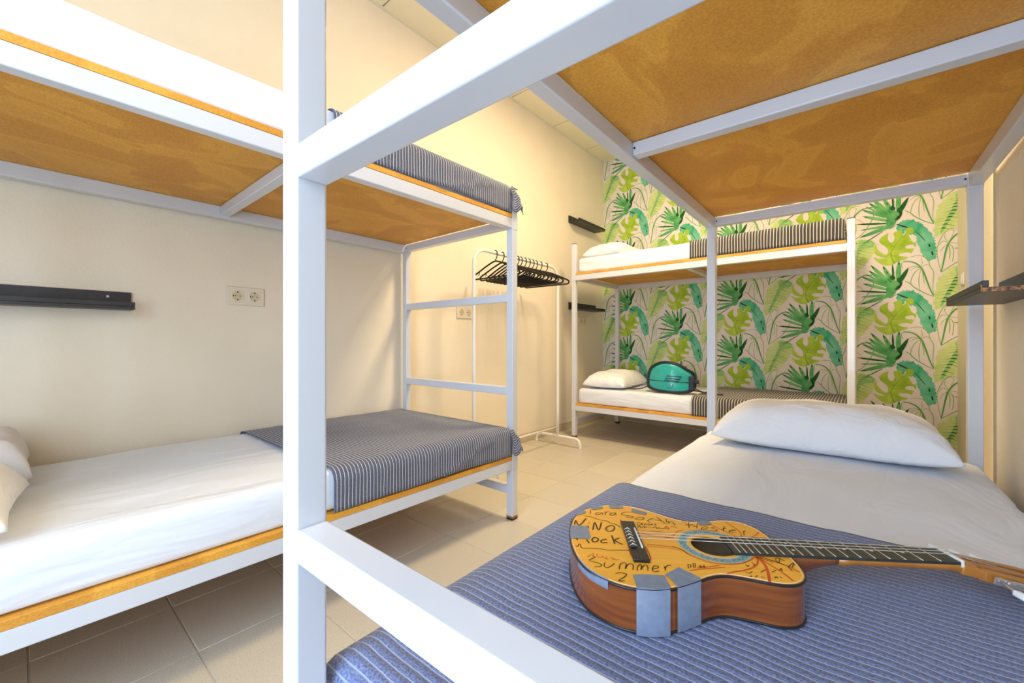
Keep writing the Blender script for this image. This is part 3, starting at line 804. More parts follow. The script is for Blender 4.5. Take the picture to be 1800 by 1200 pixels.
def tube(name, dims, parent):
    return box(name, dims, M['metal'], parent, 0.0035, 3)


def screw_hole(parent, loc, axis='y'):
    bm = bmesh.new()
    d = {'y': Vector((0, 0.0012, 0)), 'x': Vector((0.0012, 0, 0))}[axis]
    add_tube(bm, [-d, d], 0.0035, 8)
    o = mesh_obj('screw_hole', bm, M['hole'], parent)
    o.location = loc
    return o


def make_bunk(loc, rz, label):
    # local frame: y = 0 at the foot (ladder) end, x = 0 on the aisle side
    b = empty('bunk_bed', loc, rz, label, 'bunk bed', 'white metal bunk beds')
    a, w, L = TA, BW, BL
    for sx in (0, 1):
        for sy in (0, 1):
            x0 = sx * (w - a)
            y0 = sy * (L - a)
            top = 1.666 if sy == 0 else 1.81
            p = tube('post', (x0, x0 + a, y0, y0 + a, 0.018, top), b)
            box('foot_cap', (x0 - 0.001, x0 + a + 0.001, y0 - 0.001, y0 + a + 0.001, 0.0, 0.012), M['rubber'], p, 0.002, 1)
            box('rust_ring', (x0 - 0.0004, x0 + a + 0.0004, y0 - 0.0004, y0 + a + 0.0004, 0.011, 0.020), M['rust'], p)
            box('top_cap', (x0 - 0.001, x0 + a + 0.001, y0 - 0.001, y0 + a + 0.001, top - 0.002, top + 0.003), M['rubber'], p, 0.001, 1)
            # corner sleeve seam under each bed level
            for zz in (ZU0 - 0.006, ZL0 - 0.004):
                box('corner_sleeve', (x0 - 0.0012, x0 + a + 0.0012, y0 - 0.0012, y0 + a + 0.0012, zz, zz + 0.066), M['metal'], p, 0.003, 2)
    for z0, z1 in ((ZU0, ZU1), (ZL0, ZL1)):
        for sx in (0, 1):
            x0 = sx * (w - a)
            tube('side_rail', (x0, x0 + a, a, L - a, z0, z1), b)
        for sy in (0, 1):
            y0 = sy * (L - a)
            e = tube('end_rail', (a, w - a, y0, y0 + a, z1 - 0.042, z1 - 0.001), b)
            for xx in (a + 0.006, w - a - 0.006):
                screw_hole(e, (xx, y0 + (0 if sy else a), z1 - 0.021))
        c = tube('crossbar', (a, w - a, L / 2 - 0.5 * a, L / 2 + 0.5 * a, z1 - 0.042, z1 - 0.001), b)
        for xx in (a + 0.006, w - a - 0.006):
            screw_hole(c, (xx, L / 2 - 0.5 * a, z1 - 0.021))
    for z0 in (1.0976, 0.6262):
        tube('ladder_rung', (a, w - a, 0, a, z0, z0 + 0.0405), b)
    for y0 in (0, L - a):
        tube('lower_brace', (a, w - a, y0, y0 + a, 0.128, 0.168), b)
    box('bed_board', (-0.001, w - 0.002, a + 0.004, L - a - 0.004, ZU1, ZU2), M['mdf'], b, 0.001, 1)
    box('bed_board', (-0.001, w - 0.002, a + 0.004, L - a - 0.004, ZL1, ZL2), M['mdf'], b, 0.001, 1)
    return b


BEDS = {'right': ((-0.5664, 0.2176, 0), R(0.634)),
        'left': ((-1.3295, 1.6298, 0), R(180 - 0.451)),
        'back': ((-2.0695 + 2.05, 3.3394 - 0.006, 0), R(90 - 0.183))}
make_bunk(*BEDS['right'], 'white metal bunk bed whose post and rungs fill the foreground')
make_bunk(*BEDS['left'], 'white metal bunk bed along the left wall beside the hangers')
make_bunk(*BEDS['back'], 'white metal bunk bed in front of the leaf wallpaper')


def fbm(x, y, z, s):
    return noise.noise(Vector((x * s, y * s, z * s)))


def mattress(key, level, label, seed):
    loc, rz = BEDS[key]
    z0 = (ZL2 if level == 0 else ZU2)
    x0, x1, y0, y1 = 0.010, BW - 0.010, 0.058, BL - 0.058
    nx, ny, nz, r = 26, 60, 8, 0.030
    bm = bmesh.new()
    c = Vector(((x0 + x1) / 2, (y0 + y1) / 2, z0 + ZM / 2))
    hx, hy, hz = (x1 - x0) / 2, (y1 - y0) / 2, ZM / 2
    cache = {}

    def vert(i, j, k):
        q = (i, j, k)
        if q in cache: return cache[q]
        p = Vector((hx * (2 * i / nx - 1), hy * (2 * j / ny - 1), hz * (2 * k / nz - 1)))
        # denser near the edges
        for ax, hh_ in ((0, hx), (1, hy)):
            u = p[ax] / hh_
            p[ax] = hh_ * math.copysign(1 - max(0.0, 1 - abs(u)) ** 1.35, u)
        inner = Vector((max(-hx + r, min(hx - r, p.x)), max(-hy + r, min(hy - r, p.y)), max(-hz + r, min(hz - r, p.z))))
        d = p - inner
        if d.length > 1e-6:
            p = inner + d.normalized() * r
        w = c + p
        k_ = fbm(w.x + seed, w.y, w.z, 5.0) * 0.006 + fbm(w.x * 2.2 + seed, w.y * 0.8, w.z, 9.0) * 0.0035
        if p.z > 0:
            p.z += k_ - 0.004
        if abs(p.x) > hx - 0.02 and abs(p.z) < hz - 0.01:
            p.x -= math.copysign(0.004 + abs(k_) * 0.6, p.x)
        if k == 0:       # slightly wavy elastic hem
            p.z += max(0, fbm(w.x * 0.3, w.y + seed, 0.4, 4.0)) * 0.012 * (1 if 0 < i < nx or True else 0)
        cache[q] = bm.verts.new(c + p)
        return cache[q]
    def quad(a, b_, c_, d_):
        f = bm.faces.new((a, b_, c_, d_)); f.smooth = True
    for i in range(nx):
        for j in range(ny):
            quad(vert(i, j, nz), vert(i + 1, j, nz), vert(i + 1, j + 1, nz), vert(i, j + 1, nz))
            quad(vert(i, j + 1, 0), vert(i + 1, j + 1, 0), vert(i + 1, j, 0), vert(i, j, 0))
    for k in range(nz):
        for i in range(nx):
            quad(vert(i, 0, k), vert(i + 1, 0, k), vert(i + 1, 0, k + 1), vert(i, 0, k + 1))
            quad(vert(i + 1, ny, k), vert(i, ny, k), vert(i, ny, k + 1), vert(i + 1, ny, k + 1))
        for j in range(ny):
            quad(vert(0, j + 1, k), vert(0, j, k), vert(0, j, k + 1), vert(0, j + 1, k + 1))
            quad(vert(nx, j, k), vert(nx, j + 1, k), vert(nx, j + 1, k + 1), vert(nx, j, k + 1))
    o = mesh_obj('mattress', bm, M['sheet'])
    o.location = loc
    o.rotation_euler = (0, 0, rz)
    return tag(o, label, 'mattress', 'mattresses in white fitted sheets')


mattress('right', 0, 'white sheeted mattress under the guitar', 1.3)
mattress('left', 0, 'white sheeted mattress on the lower bunk at the left wall', 5.1)
mattress('left', 1, 'white sheeted mattress on the upper bunk at the left wall', 9.7)
mattress('back', 0, 'white sheeted mattress under the teal harness', 13.2)
mattress('back', 1, 'white sheeted mattress on the upper bunk before the leaf wallpaper', 17.9)


def throw(key, level, mat, label, seed, ylen=0.95, tuft=False, lift=0.0):
    loc, rz = BEDS[key]
    z0 = (ZL2 if level == 0 else ZU2)
    zt = z0 + ZM + 0.005
    hang = ZM + 0.001
    r = 0.034
    bm = bmesh.new()
    uvl = bm.loops.layers.uv.new('UVMap')
    # profile helper: arc coordinate -> (horizontal, drop) over a rounded edge at 0

    def over(s):
        """s > 0 on the flat, s < 0 past the edge"""
        q = r * math.pi / 2
        if s >= 0: return r + s, 0.0
        if s > -q:
            a = -s / r
            return r - r * math.sin(a), r - r * math.cos(a)
        return 0.0, r + (-s - q)
    q = r * math.pi / 2
    us = []
    nu = 110
    umin = -(q + hang - r)
    umax = ylen - 0.05 - r
    for i in range(nu + 1):
        us.append(umin + (umax - umin) * i / nu)
    nv = 64
    wtop = BW - 2 * r - 0.002
    vmin = -(q + hang - r)
    vmax = wtop + q + 0.03
    grid = []
    for i, u in enumerate(us):
        yy, du = over(u)
        row = []
        for j in range(nv + 1):
            v = vmin + (vmax - vmin) * j / nv
            if v <= wtop:
                xx, dv = over(v)
                xx += 0.001
            else:
                xo, dv = over(wtop - v)
                xx = wtop + 2 * r - xo + 0.001
            x = xx
            y = yy + 0.050
            hem = 0.008 * fbm(u, seed, 0, 5.0) * (1 if dv > r else 0)
            if dv > 0.03 and level + 1 and key == 'left':
                # the side drape is pulled up in a shallow diagonal near the foot
                hem -= 0.012 * math.exp(-((u - 0.33) / 0.16) ** 2) * min(1, (dv - 0.03) / 0.08)
            drop = max(du, dv) + hem * 0.6
            if du > 0 and dv > 0:
                drop = max(du, dv)
            wr = fbm(u * 0.7 + seed, v * 1.4, 0.3, 7.0) * 0.004 + fbm(u + seed, v * 2, 1.3, 18.0) * 0.0012
            z = zt - drop
            if dv <= 0 and du <= 0:
                z += wr + 0.002
            elif dv > r * 0.6 and v < 0:
                x -= 0.003 * (0.5 + fbm(u * 1.2 + seed, v * 0.4, 2, 11.0))
                if key == 'left':
                    dgn = (u - 0.10) - (dv - 0.03) * 2.6
                    x -= 0.007 * math.exp(-(dgn / 0.03) ** 2)
            row.append((Vector((x, y, z)), (u, v)))
        grid.append(row)
    V = [[bm.verts.new(p[0]) for p in row] for row in grid]
    for i in range(len(us) - 1):
        for j in range(nv):
            try:
                f = bm.faces.new((V[i][j], V[i][j + 1], V[i + 1][j + 1], V[i + 1][j]))
            except ValueError:
                continue
            f.smooth = True
            for l, (a, b_) in zip(f.loops, ((i, j), (i, j + 1), (i + 1, j + 1), (i + 1, j))):
                l[uvl].uv = grid[a][b_][1]
    o = mesh_obj('throw_blanket', bm, mat)
    o.location = loc
    o.rotation_euler = (0, 0, rz)
    sol = o.modifiers.new('thickness', 'SOLIDIFY')
    sol.thickness = 0.003
    sol.offset = 1
    tag(o, label, 'blanket', 'striped throws over the bed feet')
    if tuft:
        # corner of cloth that slips around the outside of the foot post
        bm = bmesh.new()
        uvl = bm.loops.layers.uv.new('UVMap')
        n1, n2 = 10, 12
        G = []
        for i in range(n1 + 1):
            t = i / n1
            row = []
            for j in range(n2 + 1):
                s = j / n2
                spread = 0.016 + 0.075 * t ** 0.8
                y = 0.056 - spread * s + 0.006 * math.sin(t * 9)
                x = -0.006 - 0.012 * math.sin(math.pi * s) * (0.4 + t) - 0.010 * t - 0.005 * math.sin(s * 9 + t * 3) * t
                z = zt - 0.012 - (0.130 * t) * (0.86 + 0.14 * math.sin(s * 7))
                row.append((Vector((x, y, z)), (t * 0.14, s * 0.1)))
            G.append(row)
        V = [[bm.verts.new(p[0]) for p in row] for row in G]
        for i in range(n1):
            for j in range(n2):
                f = bm.faces.new((V[i][j], V[i + 1][j], V[i + 1][j + 1], V[i][j + 1]))
                f.smooth = True
                for l, (a, b_) in zip(f.loops, ((i, j), (i + 1, j), (i + 1, j + 1), (i, j + 1))):
                    l[uvl].uv = G[a][b_][1]
        k = mesh_obj('loose_corner', bm, mat, o)
        sol = k.modifiers.new('thickness', 'SOLIDIFY')
        sol.thickness = 0.003
    return o


throw('right', 0, M['blanket_blue'], 'blue ribbed throw spread under the guitar', 2.0)
throw('left', 0, M['blanket_navy'], 'navy striped throw on the lower bunk at the left wall', 3.0, 0.955, True)
throw('left', 1, M['blanket_navy'], 'navy striped throw on the upper bunk at the left wall', 4.0, 0.955, True)
throw('back', 0, M['blanket_dark'], 'charcoal striped throw on the lower bunk below the leaf wallpaper', 5.0, 0.975)
throw('back', 1, M['blanket_dark'], 'charcoal striped throw on the upper bunk before the leaf wallpaper', 6.0, 0.985)


def pillow(loc, rz, hx, hy, th, label, seed, mat='pillow', tilt=(0, 0), pw=4.0):
    n = 34
    bm = bmesh.new()
    S = {}
    for side in (1, -1):
        for i in range(n + 1):
            for j in range(n + 1):
                edge = i in (0, n) or j in (0, n)
                if side == -1 and edge:
                    S[(side, i, j)] = S[(1, i, j)]
                    continue
                u, v = 2 * i / n - 1, 2 * j / n - 1
                u = math.copysign(1 - (1 - abs(u)) ** 1.3, u)
                v = math.copysign(1 - (1 - abs(v)) ** 1.3, v)
                bulge = (max(0, 1 - abs(u) ** pw) * max(0, 1 - abs(v) ** pw)) ** 0.52
                # sides pulled in between the pointed corners
                x = hx * u * (1 - 0.05 * (1 - v * v) * abs(u) ** 3 * 1.0)
                y = hy * v * (1 - 0.06 * (1 - u * u) * abs(v) ** 3 * 1.0)
                wr = 0.0
                e = abs(u) ** 4 + abs(v) ** 4
                wr += fbm(x * 1.0 + seed, y * 1.0, seed, 9.0) * 0.014 * bulge
                wr += fbm(x * 3 + seed, y * 3, seed, 12.0) * 0.010 * min(1, e + 0.25) * (0.3 + bulge)
                z = side * th * (0.80 if side > 0 else 0.20) * bulge + wr * (1 if side > 0 else 0.2)
                if edge:
                    z = 0.006 * fbm(x + seed, y, 0, 14.0)
                z = max(z, -th * 0.185)
                S[(side, i, j)] = bm.verts.new((x, y, z + th * 0.19))
    for i in range(n):
        for j in range(n):
            a = [S[(1, i, j)], S[(1, i + 1, j)], S[(1, i + 1, j + 1)], S[(1, i, j + 1)]]
            b_ = [S[(-1, i, j)], S[(-1, i, j + 1)], S[(-1, i + 1, j + 1)], S[(-1, i + 1, j)]]
            for q in (a, b_):
                try:
                    f = bm.faces.new(q)
                    f.smooth = True
                except ValueError:
                    pass
    o = mesh_obj('pillow', bm, M[mat])
    o.location = loc
    o.rotation_euler = (tilt[0], tilt[1], rz)
    return tag(o, label, 'pillow', 'bed pillows')


ZT0, ZT1 = ZL2 + ZM + 0.003, ZU2 + ZM + 0.003
pillow((-0.118, 2.085, ZT0), R(1), 0.372, 0.185, 0.185, 'plump white pillow lying behind the guitar', 3.1)
pillow((-2.060, -0.185, ZT0), R(0), 0.195, 0.215, 0.150, 'pale checked pillow against the left wall', 7.7, 'pillow_check', pw=7.0)
pillow((-1.60, -0.228, ZT0), R(-5), 0.205, 0.235, 0.155, 'white pillow with a frilled corner in front of the checked pillow', 9.9)
pillow((-1.80, 3.72, ZT0), R(4), 0.20, 0.33, 0.155, 'white pillow on the lower bunk beside the teal harness', 5.5)
pillow((-1.80, 3.74, ZT1), R(-5), 0.19, 0.32, 0.15, 'white pillow on the upper bunk beside the leaf wallpaper', 12.4)

# ================================================================ wall shelves (picture ledges)


def ledge(loc, rz, length, depth, mat, label, lip=0.029, back=0.074, th=0.012, chipped=False, screw=None):
    # local: x out of the wall, y along the wall, z up; origin at the wall, near end, bottom
    s = empty('wall_shelf', loc, rz, label, 'shelf', 'dark picture ledges on the walls')
    box('back_plate', (0.0005, th, 0, length, th, back), mat, s, 0.0012, 1)
    box('bottom_plate', (0.0005, depth, 0, length, 0, th), mat, s, 0.0012, 1)
    box('front_lip', (depth - th, depth, 0, length, th, lip), mat, s, 0.0012, 1)
    for yy in (screw or ()):
        bm = bmesh.new()
        add_tube(bm, [(th - 0.001, yy, back * 0.72), (th + 0.0015, yy, back * 0.72)], 0.0045, 10)
        mesh_obj('screw', bm, M['screw'], s)
    return s


ledge((XL, -0.27, 1.023), 0, 0.57, 0.10, M['shelf'], 'dark grey ledge shelf over the checked pillow', screw=(0.09, 0.50))
ledge((XL, 3.648, 2.122), 0, 0.56, 0.13, M['shelf_b'], 'black ledge shelf high in the far left corner')
ledge((XL, 3.648, 1.228), 0, 0.56, 0.13, M['shelf_b'], 'black ledge shelf low in the far left corner')
rs = ledge((XR, 2.125, 1.022), R(180), 0.56, 0.135, M['shelf'], 'dark chipped ledge shelf on the right wall by the pillow', chipped=True)
# bare chipped wood along the end that faces the viewer
chip = print_mat('chipped_paint', (0.030, 0.030, 0.045), (0.62, 0.30, 0.12), 170)
bm = bmesh.new()
add_box(bm, 0.012, 0.135, 0.5598, 0.5606, 0.0005, 0.0115)
mesh_obj('chipped_edge', bm, chip, rs)
bm = bmesh.new()
add_box(bm, 0.1345, 0.1356, 0.551, 0.5606, 0.001, 0.018)
mesh_obj('chipped_edge', bm, plain('bare_wood_chip', (0.62, 0.30, 0.10), 0.7, var=0.3, scale=200), rs)

# ================================================================ double sockets and switch


def double_socket(yc, label):
    s = empty('double_socket', (XL, yc, 1.116), 0, label, 'socket', 'double sockets on the left wall')
    box('cover_plate', (0.0, 0.010, -0.080, 0.080, -0.044, 0.044), M['socket'], s, 0.0035, 2)
    for d in (-0.0365, 0.0365):
        ins = box('socket_insert', (0.009, 0.0125, d - 0.027, d + 0.027, -0.027, 0.027), M['socket'], s, 0.0015, 1)
        bm = bmesh.new()
        n = 28
        rings = []
        for rr, xx in ((0.0228, 0.0128), (0.0205, 0.0128), (0.0195, 0.0040), (0.0001, 0.0040)):
            rings.append([bm.verts.new((xx + 0.0004, d + rr * math.cos(2 * math.pi * k / n), rr * math.sin(2 * math.pi * k / n))) for k in range(n)])
        for a_, b_ in zip(rings, rings[1:]):
            for k in range(n):
                bm.faces.new((a_[k], a_[(k + 1) % n], b_[(k + 1) % n], b_[k])).smooth = True
        # the recess must show: push it proud of the insert by a collar
        for v in bm.verts: v.co.x += 0.0085 if v.co.x < 0.006 else 0.0
        mesh_obj('socket_well', bm, M['socket_in'], ins)
        for (dy, dz, rr) in ((-0.0095, 0, 0.0026), (0.0095, 0, 0.0026)):
            bm = bmesh.new()
            add_tube(bm, [(0.0125, d + dy, dz), (0.0137, d + dy, dz)], rr, 10)
            mesh_obj('pin_hole', bm, M['hole'], ins)
        for sz in (-1, 1):
            box('earth_clip', (0.0128, 0.0140, d - 0.003, d + 0.003, sz * 0.0185 - 0.0028, sz * 0.0185 + 0.0028), M['hole'], ins)
        box('pin_shadow_gap', (0.0128, 0.0138, d - 0.0195, d - 0.0165, -0.004, 0.004), M['hole'], ins)
    return s


double_socket(0.716, 'ivory double socket over the sheeted lower bunk')
double_socket(2.180, 'ivory double socket behind the clothes rack')
double_socket(3.925, 'ivory double socket below the low corner shelf')

sw = empty('light_switch', (XF, 4.17, 1.325), 0, 'narrow white light switch beside the leaf wallpaper', 'switch')
box('switch_plate', (-0.010, -0.0005, -0.042, 0.042, -0.042, 0.042), M['g_bone'], sw, 0.003, 2)
box('switch_rocker', (-0.0145, -0.009, -0.024, 0.024, -0.030, 0.030), M['window'], sw, 0.002, 2)

# ================================================================ clothes rack with hangers
RX, RY0, RY1, RH = -2.012, 1.995, 3.020, 1.535
rack = empty('clothes_rack', (RX, (RY0 + RY1) / 2, 0), 0, 'white tubular clothes rack along the left wall', 'clothes rack')
ln = (RY1 - RY0) / 2
rc = 0.11
pts = [(0, -ln, 0.075)] + [(0, -ln, 0.3 + 0.2 * k) for k in range(5)]
pts += [(0, -ln + rc - rc * math.cos(a), RH - rc + rc * math.sin(a)) for a in [math.pi / 2 * k / 8 for k in range(9)]]
pts += [(0, ln - rc + rc * math.sin(a), RH - rc + rc * math.cos(a)) for a in [math.pi / 2 * k / 8 for k in range(9)]]
pts += [(0, ln, 1.1 - 0.2 * k) for k in range(5)] + [(0, ln, 0.075)]
bm = bmesh.new()
add_tube(bm, pts, 0.0125, 12)
mesh_obj('arch_frame', bm, M['rack'], rack)
bm = bmesh.new()
add_tube(bm, [(0, -ln, 0.155), (0, ln, 0.155)], 0.0085, 10)
mesh_obj('lower_rail', bm, M['rack'], rack)
for sy in (-1, 1):
    bm = bmesh.new()
    hw_, rr = 0.225, 0.055
    p = [(-hw_, sy * ln, 0.004)] + [(-hw_ + rr - rr * math.cos(a), sy * ln, 0.078 - rr + rr * math.sin(a)) for a in [math.pi / 2 * k / 6 for k in range(7)]]
    p += [(hw_ - rr + rr * math.sin(a), sy * ln, 0.078 - rr + rr * math.cos(a)) for a in [math.pi / 2 * k / 6 for k in range(7)]] + [(hw_, sy * ln, 0.004)]
    add_tube(bm, p, 0.0115, 10)
    base = mesh_obj('base_foot', bm, M['rack'], rack)
    for sx in (-1, 1):
        bm = bmesh.new()
        add_tube(bm, [(sx * hw_, sy * ln, 0.0), (sx * hw_, sy * ln, 0.012)], 0.0135, 10)
        mesh_obj('foot_plug', bm, M['g_bone'], base)


def make_hanger():
    # local: origin on the rail axis; hanger spreads along x
    h = empty('clothes_hanger', (0, 0, 0))
    ro = 0.0125 + 0.0044
    hook = [(-ro * math.cos(a), 0, ro * math.sin(a)) for a in [math.radians(-25 + 205 * k / 10) for k in range(11)]]
    hook += [(ro, 0, -0.02), (ro * 0.55, 0, -0.038), (0, 0, -0.05), (0, 0, -0.062)]
    bm = bmesh.new()
    add_tube(bm, hook, 0.0036, 8)
    mesh_obj('hook', bm, M['hanger'], h)
    r = 0.0060
    for s in (-1, 1):
        pts = smooth_path([(0, 0, -0.058), (s * 0.035, 0, -0.066), (s * 0.10, 0, -0.092), (s * 0.165, 0, -0.122), (s * 0.205, 0, -0.140),
                           (s * 0.219, 0, -0.152), (s * 0.217, 0, -0.166), (s * 0.203, 0, -0.173)], 4)
        bm = bmesh.new()
        add_tube(bm, pts, r, 8)
        arm = mesh_obj('shoulder_arm', bm, M['hanger'], h)
        bm = bmesh.new()
        add_tube(bm, [(s * 0.158, 0, -0.119), (s * 0.160, 0, -0.140), (s * 0.168, 0, -0.146)], 0.003, 6)
        mesh_obj('strap_notch', bm, M['hanger'], arm)
    bm = bmesh.new()
    add_tube(bm, [(-0.204, 0, -0.173), (0.204, 0, -0.173)], r, 8)
    mesh_obj('trouser_bar', bm, M['hanger'], h)
    return h


ys = [2.215, 2.290, 2.345, 2.390, 2.430, 2.465, 2.505, 2.555, 2.607, 2.655, 2.703, 2.765, 2.845]
words = ['nearest', 'second nearest', 'third nearest', 'fourth nearest', 'fifth nearest', 'sixth nearest', 'middle', 'sixth farthest', 'fifth farthest',
         'fourth farthest', 'third farthest', 'second farthest', 'farthest']
h0 = make_hanger()
for k, yy in enumerate(ys):
    h = h0 if k == 0 else copy_tree(h0)
    h.location = (RX, yy, RH)
    h.rotation_euler = (0, 0, R(random.uniform(-2.2, 2.2)))
    tag(h, 'black tubular hanger, %s of the row on the white rack' % words[k], 'hanger', 'black hangers on the rack')

# ================================================================ teal harness on the lower back bunk
ZB = ZL2 + ZM
bag = empty('waist_harness', (-1.215, 3.50, ZB), R(6), 'teal and navy waist harness standing on the lower bunk', 'harness')
OUT = [(180, 620), (200, 520), (240, 420), (330, 340), (450, 280), (560, 248), (720, 245), (850, 270), (960, 310), (1080, 390), (1180, 450), (1240, 500),
       (1262, 600), (1268, 720), (1250, 830), (1150, 895), (950, 917), (700, 915), (450, 900), (260, 860), (200, 820), (180, 720)]
SX, SZ = 0.385 / 1090, 0.247 / 675


def bagpt(px, py, lift=0.0):
    a = (px - 722) * SX
    h = (918 - py) * SZ
    u = a / 0.19
    y = -0.075 * (1 - u * u) + 0.030 + 0.16 * h - lift
    return Vector((a, y, h + 0.013))


loop = [(p.x, p.y) for p in smooth_path([(a, b, 0) for a, b in OUT], 4, True)]
cen = (710, 600)


def shrink(f, dx=0, dy=0):
    return [(cen[0] + (a - cen[0]) * f + dx, cen[1] + (b - cen[1]) * f + dy) for a, b in loop]


def bag_panel(name, rings, mat, parent):
    bm = bmesh.new()
    Vs = []
    for f, lift in rings:
        Vs.append([bm.verts.new(bagpt(a, b, lift)) for a, b in shrink(f)])
    n = len(loop)
    for A_, B_ in zip(Vs, Vs[1:]):
        for k in range(n):
            bm.faces.new((A_[k], A_[(k + 1) % n], B_[(k + 1) % n], B_[k])).smooth = True
    c = bm.verts.new(bagpt(*cen, rings[-1][1]))
    for k in range(n):
        bm.faces.new((Vs[-1][k], Vs[-1][(k + 1) % n], c)).smooth = True
    return mesh_obj(name, bm, mat, parent)


bag_panel('padding', [(1.0, 0.0), (1.0, -0.03), (0.9, -0.045), (0.5, -0.05)], M['bag_navy'], bag)
bag_panel('shell', [(0.93, 0.0), (0.91, 0.010), (0.84, 0.016), (0.6, 0.020), (0.3, 0.022)], M['bag_teal'], bag)
bm = bmesh.new()
add_tube(bm, [bagpt(a, b, 0.004) for a, b in loop], 0.010, 8, closed=True)
mesh_obj('piping', bm, M['bag_navy'], bag)
bm = bmesh.new()
add_tube(bm, [bagpt(a, b, 0.012) for a, b in shrink(0.945)], 0.0045, 6, closed=True)
mesh_obj('inner_piping', bm, M['rubber'], bag)
bm = bmesh.new()
add_tube(bm, [bagpt(220 + 92 * k, 665 + 2.2 * k, 0.0205) for k in range(11)], 0.003, 6)
mesh_obj('seam', bm, M['bag_navy'], bag)
for k, (x0, x1, yy) in enumerate(((690, 1005, 545), (665, 980, 600), (640, 950, 645))):
    bm = bmesh.new()
    add_tube(bm, [bagpt(x0 + (x1 - x0) * t / 6, yy + 3 * t, 0.0225) for t in range(7)], 0.0050, 6, flat=0.6)
    mesh_obj('vent_slot', bm, M['bag_navy'], bag)
bm = bmesh.new()
bmesh.ops.create_uvsphere(bm, u_segments=20, v_segments=12, radius=0.030)
for v in bm.verts:
    v.co.y *= 0.5
    v.co.z *= 0.75
for f in bm.faces: f.smooth = True
o = mesh_obj('hook_dome', bm, plain('glossy_teal', (0.02, 0.30, 0.36), 0.08, coat=1.0), bag)
o.location = bagpt(770, 775, 0.014)
bm = bmesh.new()
for k in range(5):
    x = 350 + k * 40
    add_tube(bm, [bagpt(x, 575, 0.0215), bagpt(x + 22, 575 + (k % 2) * 6, 0.0215), bagpt(x + 10, 596, 0.0215)], 0.0012, 5)
mesh_obj('small_print', bm, M['bag_print'], bag)
# side wing with buckle and straps
bm = bmesh.new()
add_box(bm, 0.150, 0.192, -0.012, 0.050, 0.030, 0.150, bevel=0.008)
mesh_obj('side_wing', bm, M['bag_navy'], bag)
bm = bmesh.new()
add_box(bm, 0.185, 0.222, 0.000, 0.030, 0.088, 0.122, bevel=0.006)
mesh_obj('buckle', bm, M['rubber'], bag)
for pts in ([(0.17, 0.01, 0.06), (0.23, 0.0, 0.035), (0.30, -0.005, 0.018), (0.40, 0.0, 0.016)], [(-0.18, 0.03, 0.05), (-0.24, 0.04, 0.024), (-0.31, 0.05, 0.012), (-0.38, 0.06, 0.012)],
            [(0.18, 0.04, 0.03), (0.25, 0.05, 0.02), (0.32, 0.06, 0.018)]):
    bm = bmesh.new()
    add_tube(bm, smooth_path(pts, 5), 0.014, 8, flat=0.35)
    mesh_obj('strap', bm, M['rubber'], bag)

# ================================================================ guitar
ZG = ZL2 + ZM + 0.0135                      # on the throw
GD = 0.0645                                  # body depth
gt = empty('acoustic_guitar', (-0.194, 0.776, ZG), R(33.7), 'small orange-topped acoustic guitar covered in marker writing and grey tape', 'guitar')
HALF = [(-0.246, 0.0), (-0.2445, 0.035), (-0.236, 0.078), (-0.218, 0.115), (-0.185, 0.143), (-0.145, 0.154), (-0.105, 0.147), (-0.068, 0.124), (-0.037, 0.102),
        (-0.010, 0.0945), (0.020, 0.100), (0.045, 0.1075), (0.068, 0.1090), (0.088, 0.101), (0.103, 0.082), (0.110, 0.055), (0.113, 0.025), (0.113, 0.0)]
side = [(p.x, p.y) for p in smooth_path([(a, b, 0) for a, b in HALF], 4)]
lean = lambda a: 0.010 * max(0.0, min(1.0, -a / 0.10))     # the lower bout sits a little off the neck line
OUTL = [(a, b + lean(a)) for a, b in side] + [(a, -b + lean(a)) for a, b in side[-2:0:-1]]     # closed loop
OUTL = OUTL[::-1]
circ = lambda r, n=48: [(r * math.cos(2 * math.pi * k / n), r * math.sin(2 * math.pi * k / n)) for k in range(n)]


def offs(loop_, d):
    n = len(loop_)
    out = []
    for i in range(n):
        a, b = Vector(loop_[i - 1]), Vector(loop_[(i + 1) % n])
        t = (b - a).normalized()
        out.append((loop_[i][0] + t.y * d, loop_[i][1] - t.x * d))
    return out


A_sign = sum(OUTL[i - 1][0] * OUTL[i][1] - OUTL[i][0] * OUTL[i - 1][1] for i in range(len(OUTL)))
if A_sign < 0:
    OUTL = OUTL[::-1]


def band(bm, loop_, z0, z1, mi=0):
    a_ = [bm.verts.new((x, y, z0)) for x, y in loop_]
    b_ = [bm.verts.new((x, y, z1)) for x, y in loop_]
    n = len(loop_)
    for i in range(n):
        f = bm.faces.new((a_[i], a_[(i + 1) % n], b_[(i + 1) % n], b_[i]))
        f.smooth = True
        f.material_index = mi


bm = bmesh.new()
band(bm, OUTL, 0.003, GD - 0.003)
inn = offs(OUTL, -0.003)
band(bm, inn[::-1], 0.003, GD - 0.003, 1)
mesh_obj('body_side', bm, [M['g_side'], M['g_in']], gt)
bm = bmesh.new()
add_poly(bm, [offs(OUTL, -0.0005)], lambda x, y: Vector((x, y, 0.0005)))
add_poly(bm, [offs(OUTL, -0.0005)], lambda x, y: Vector((x, y, 0.003)))
mesh_obj('back_panel', bm, M['g_in'], gt)
bm = bmesh.new()
hole = circ(0.0365)
add_poly(bm, [offs(OUTL, -0.001), hole], lambda x, y: Vector((x, y, GD)))
face_dir(bm, (0, 0, 1))
hb = [bm.verts.new((x, y, GD - 0.003)) for x, y in hole]
ht = [bm.verts.new((x, y, GD)) for x, y in hole]
for i in range(len(hole)):
    bm.faces.new((hb[i], hb[(i + 1) % len(hole)], ht[(i + 1) % len(hole)], ht[i]))
mesh_obj('soundboard', bm, M['g_top'], gt)
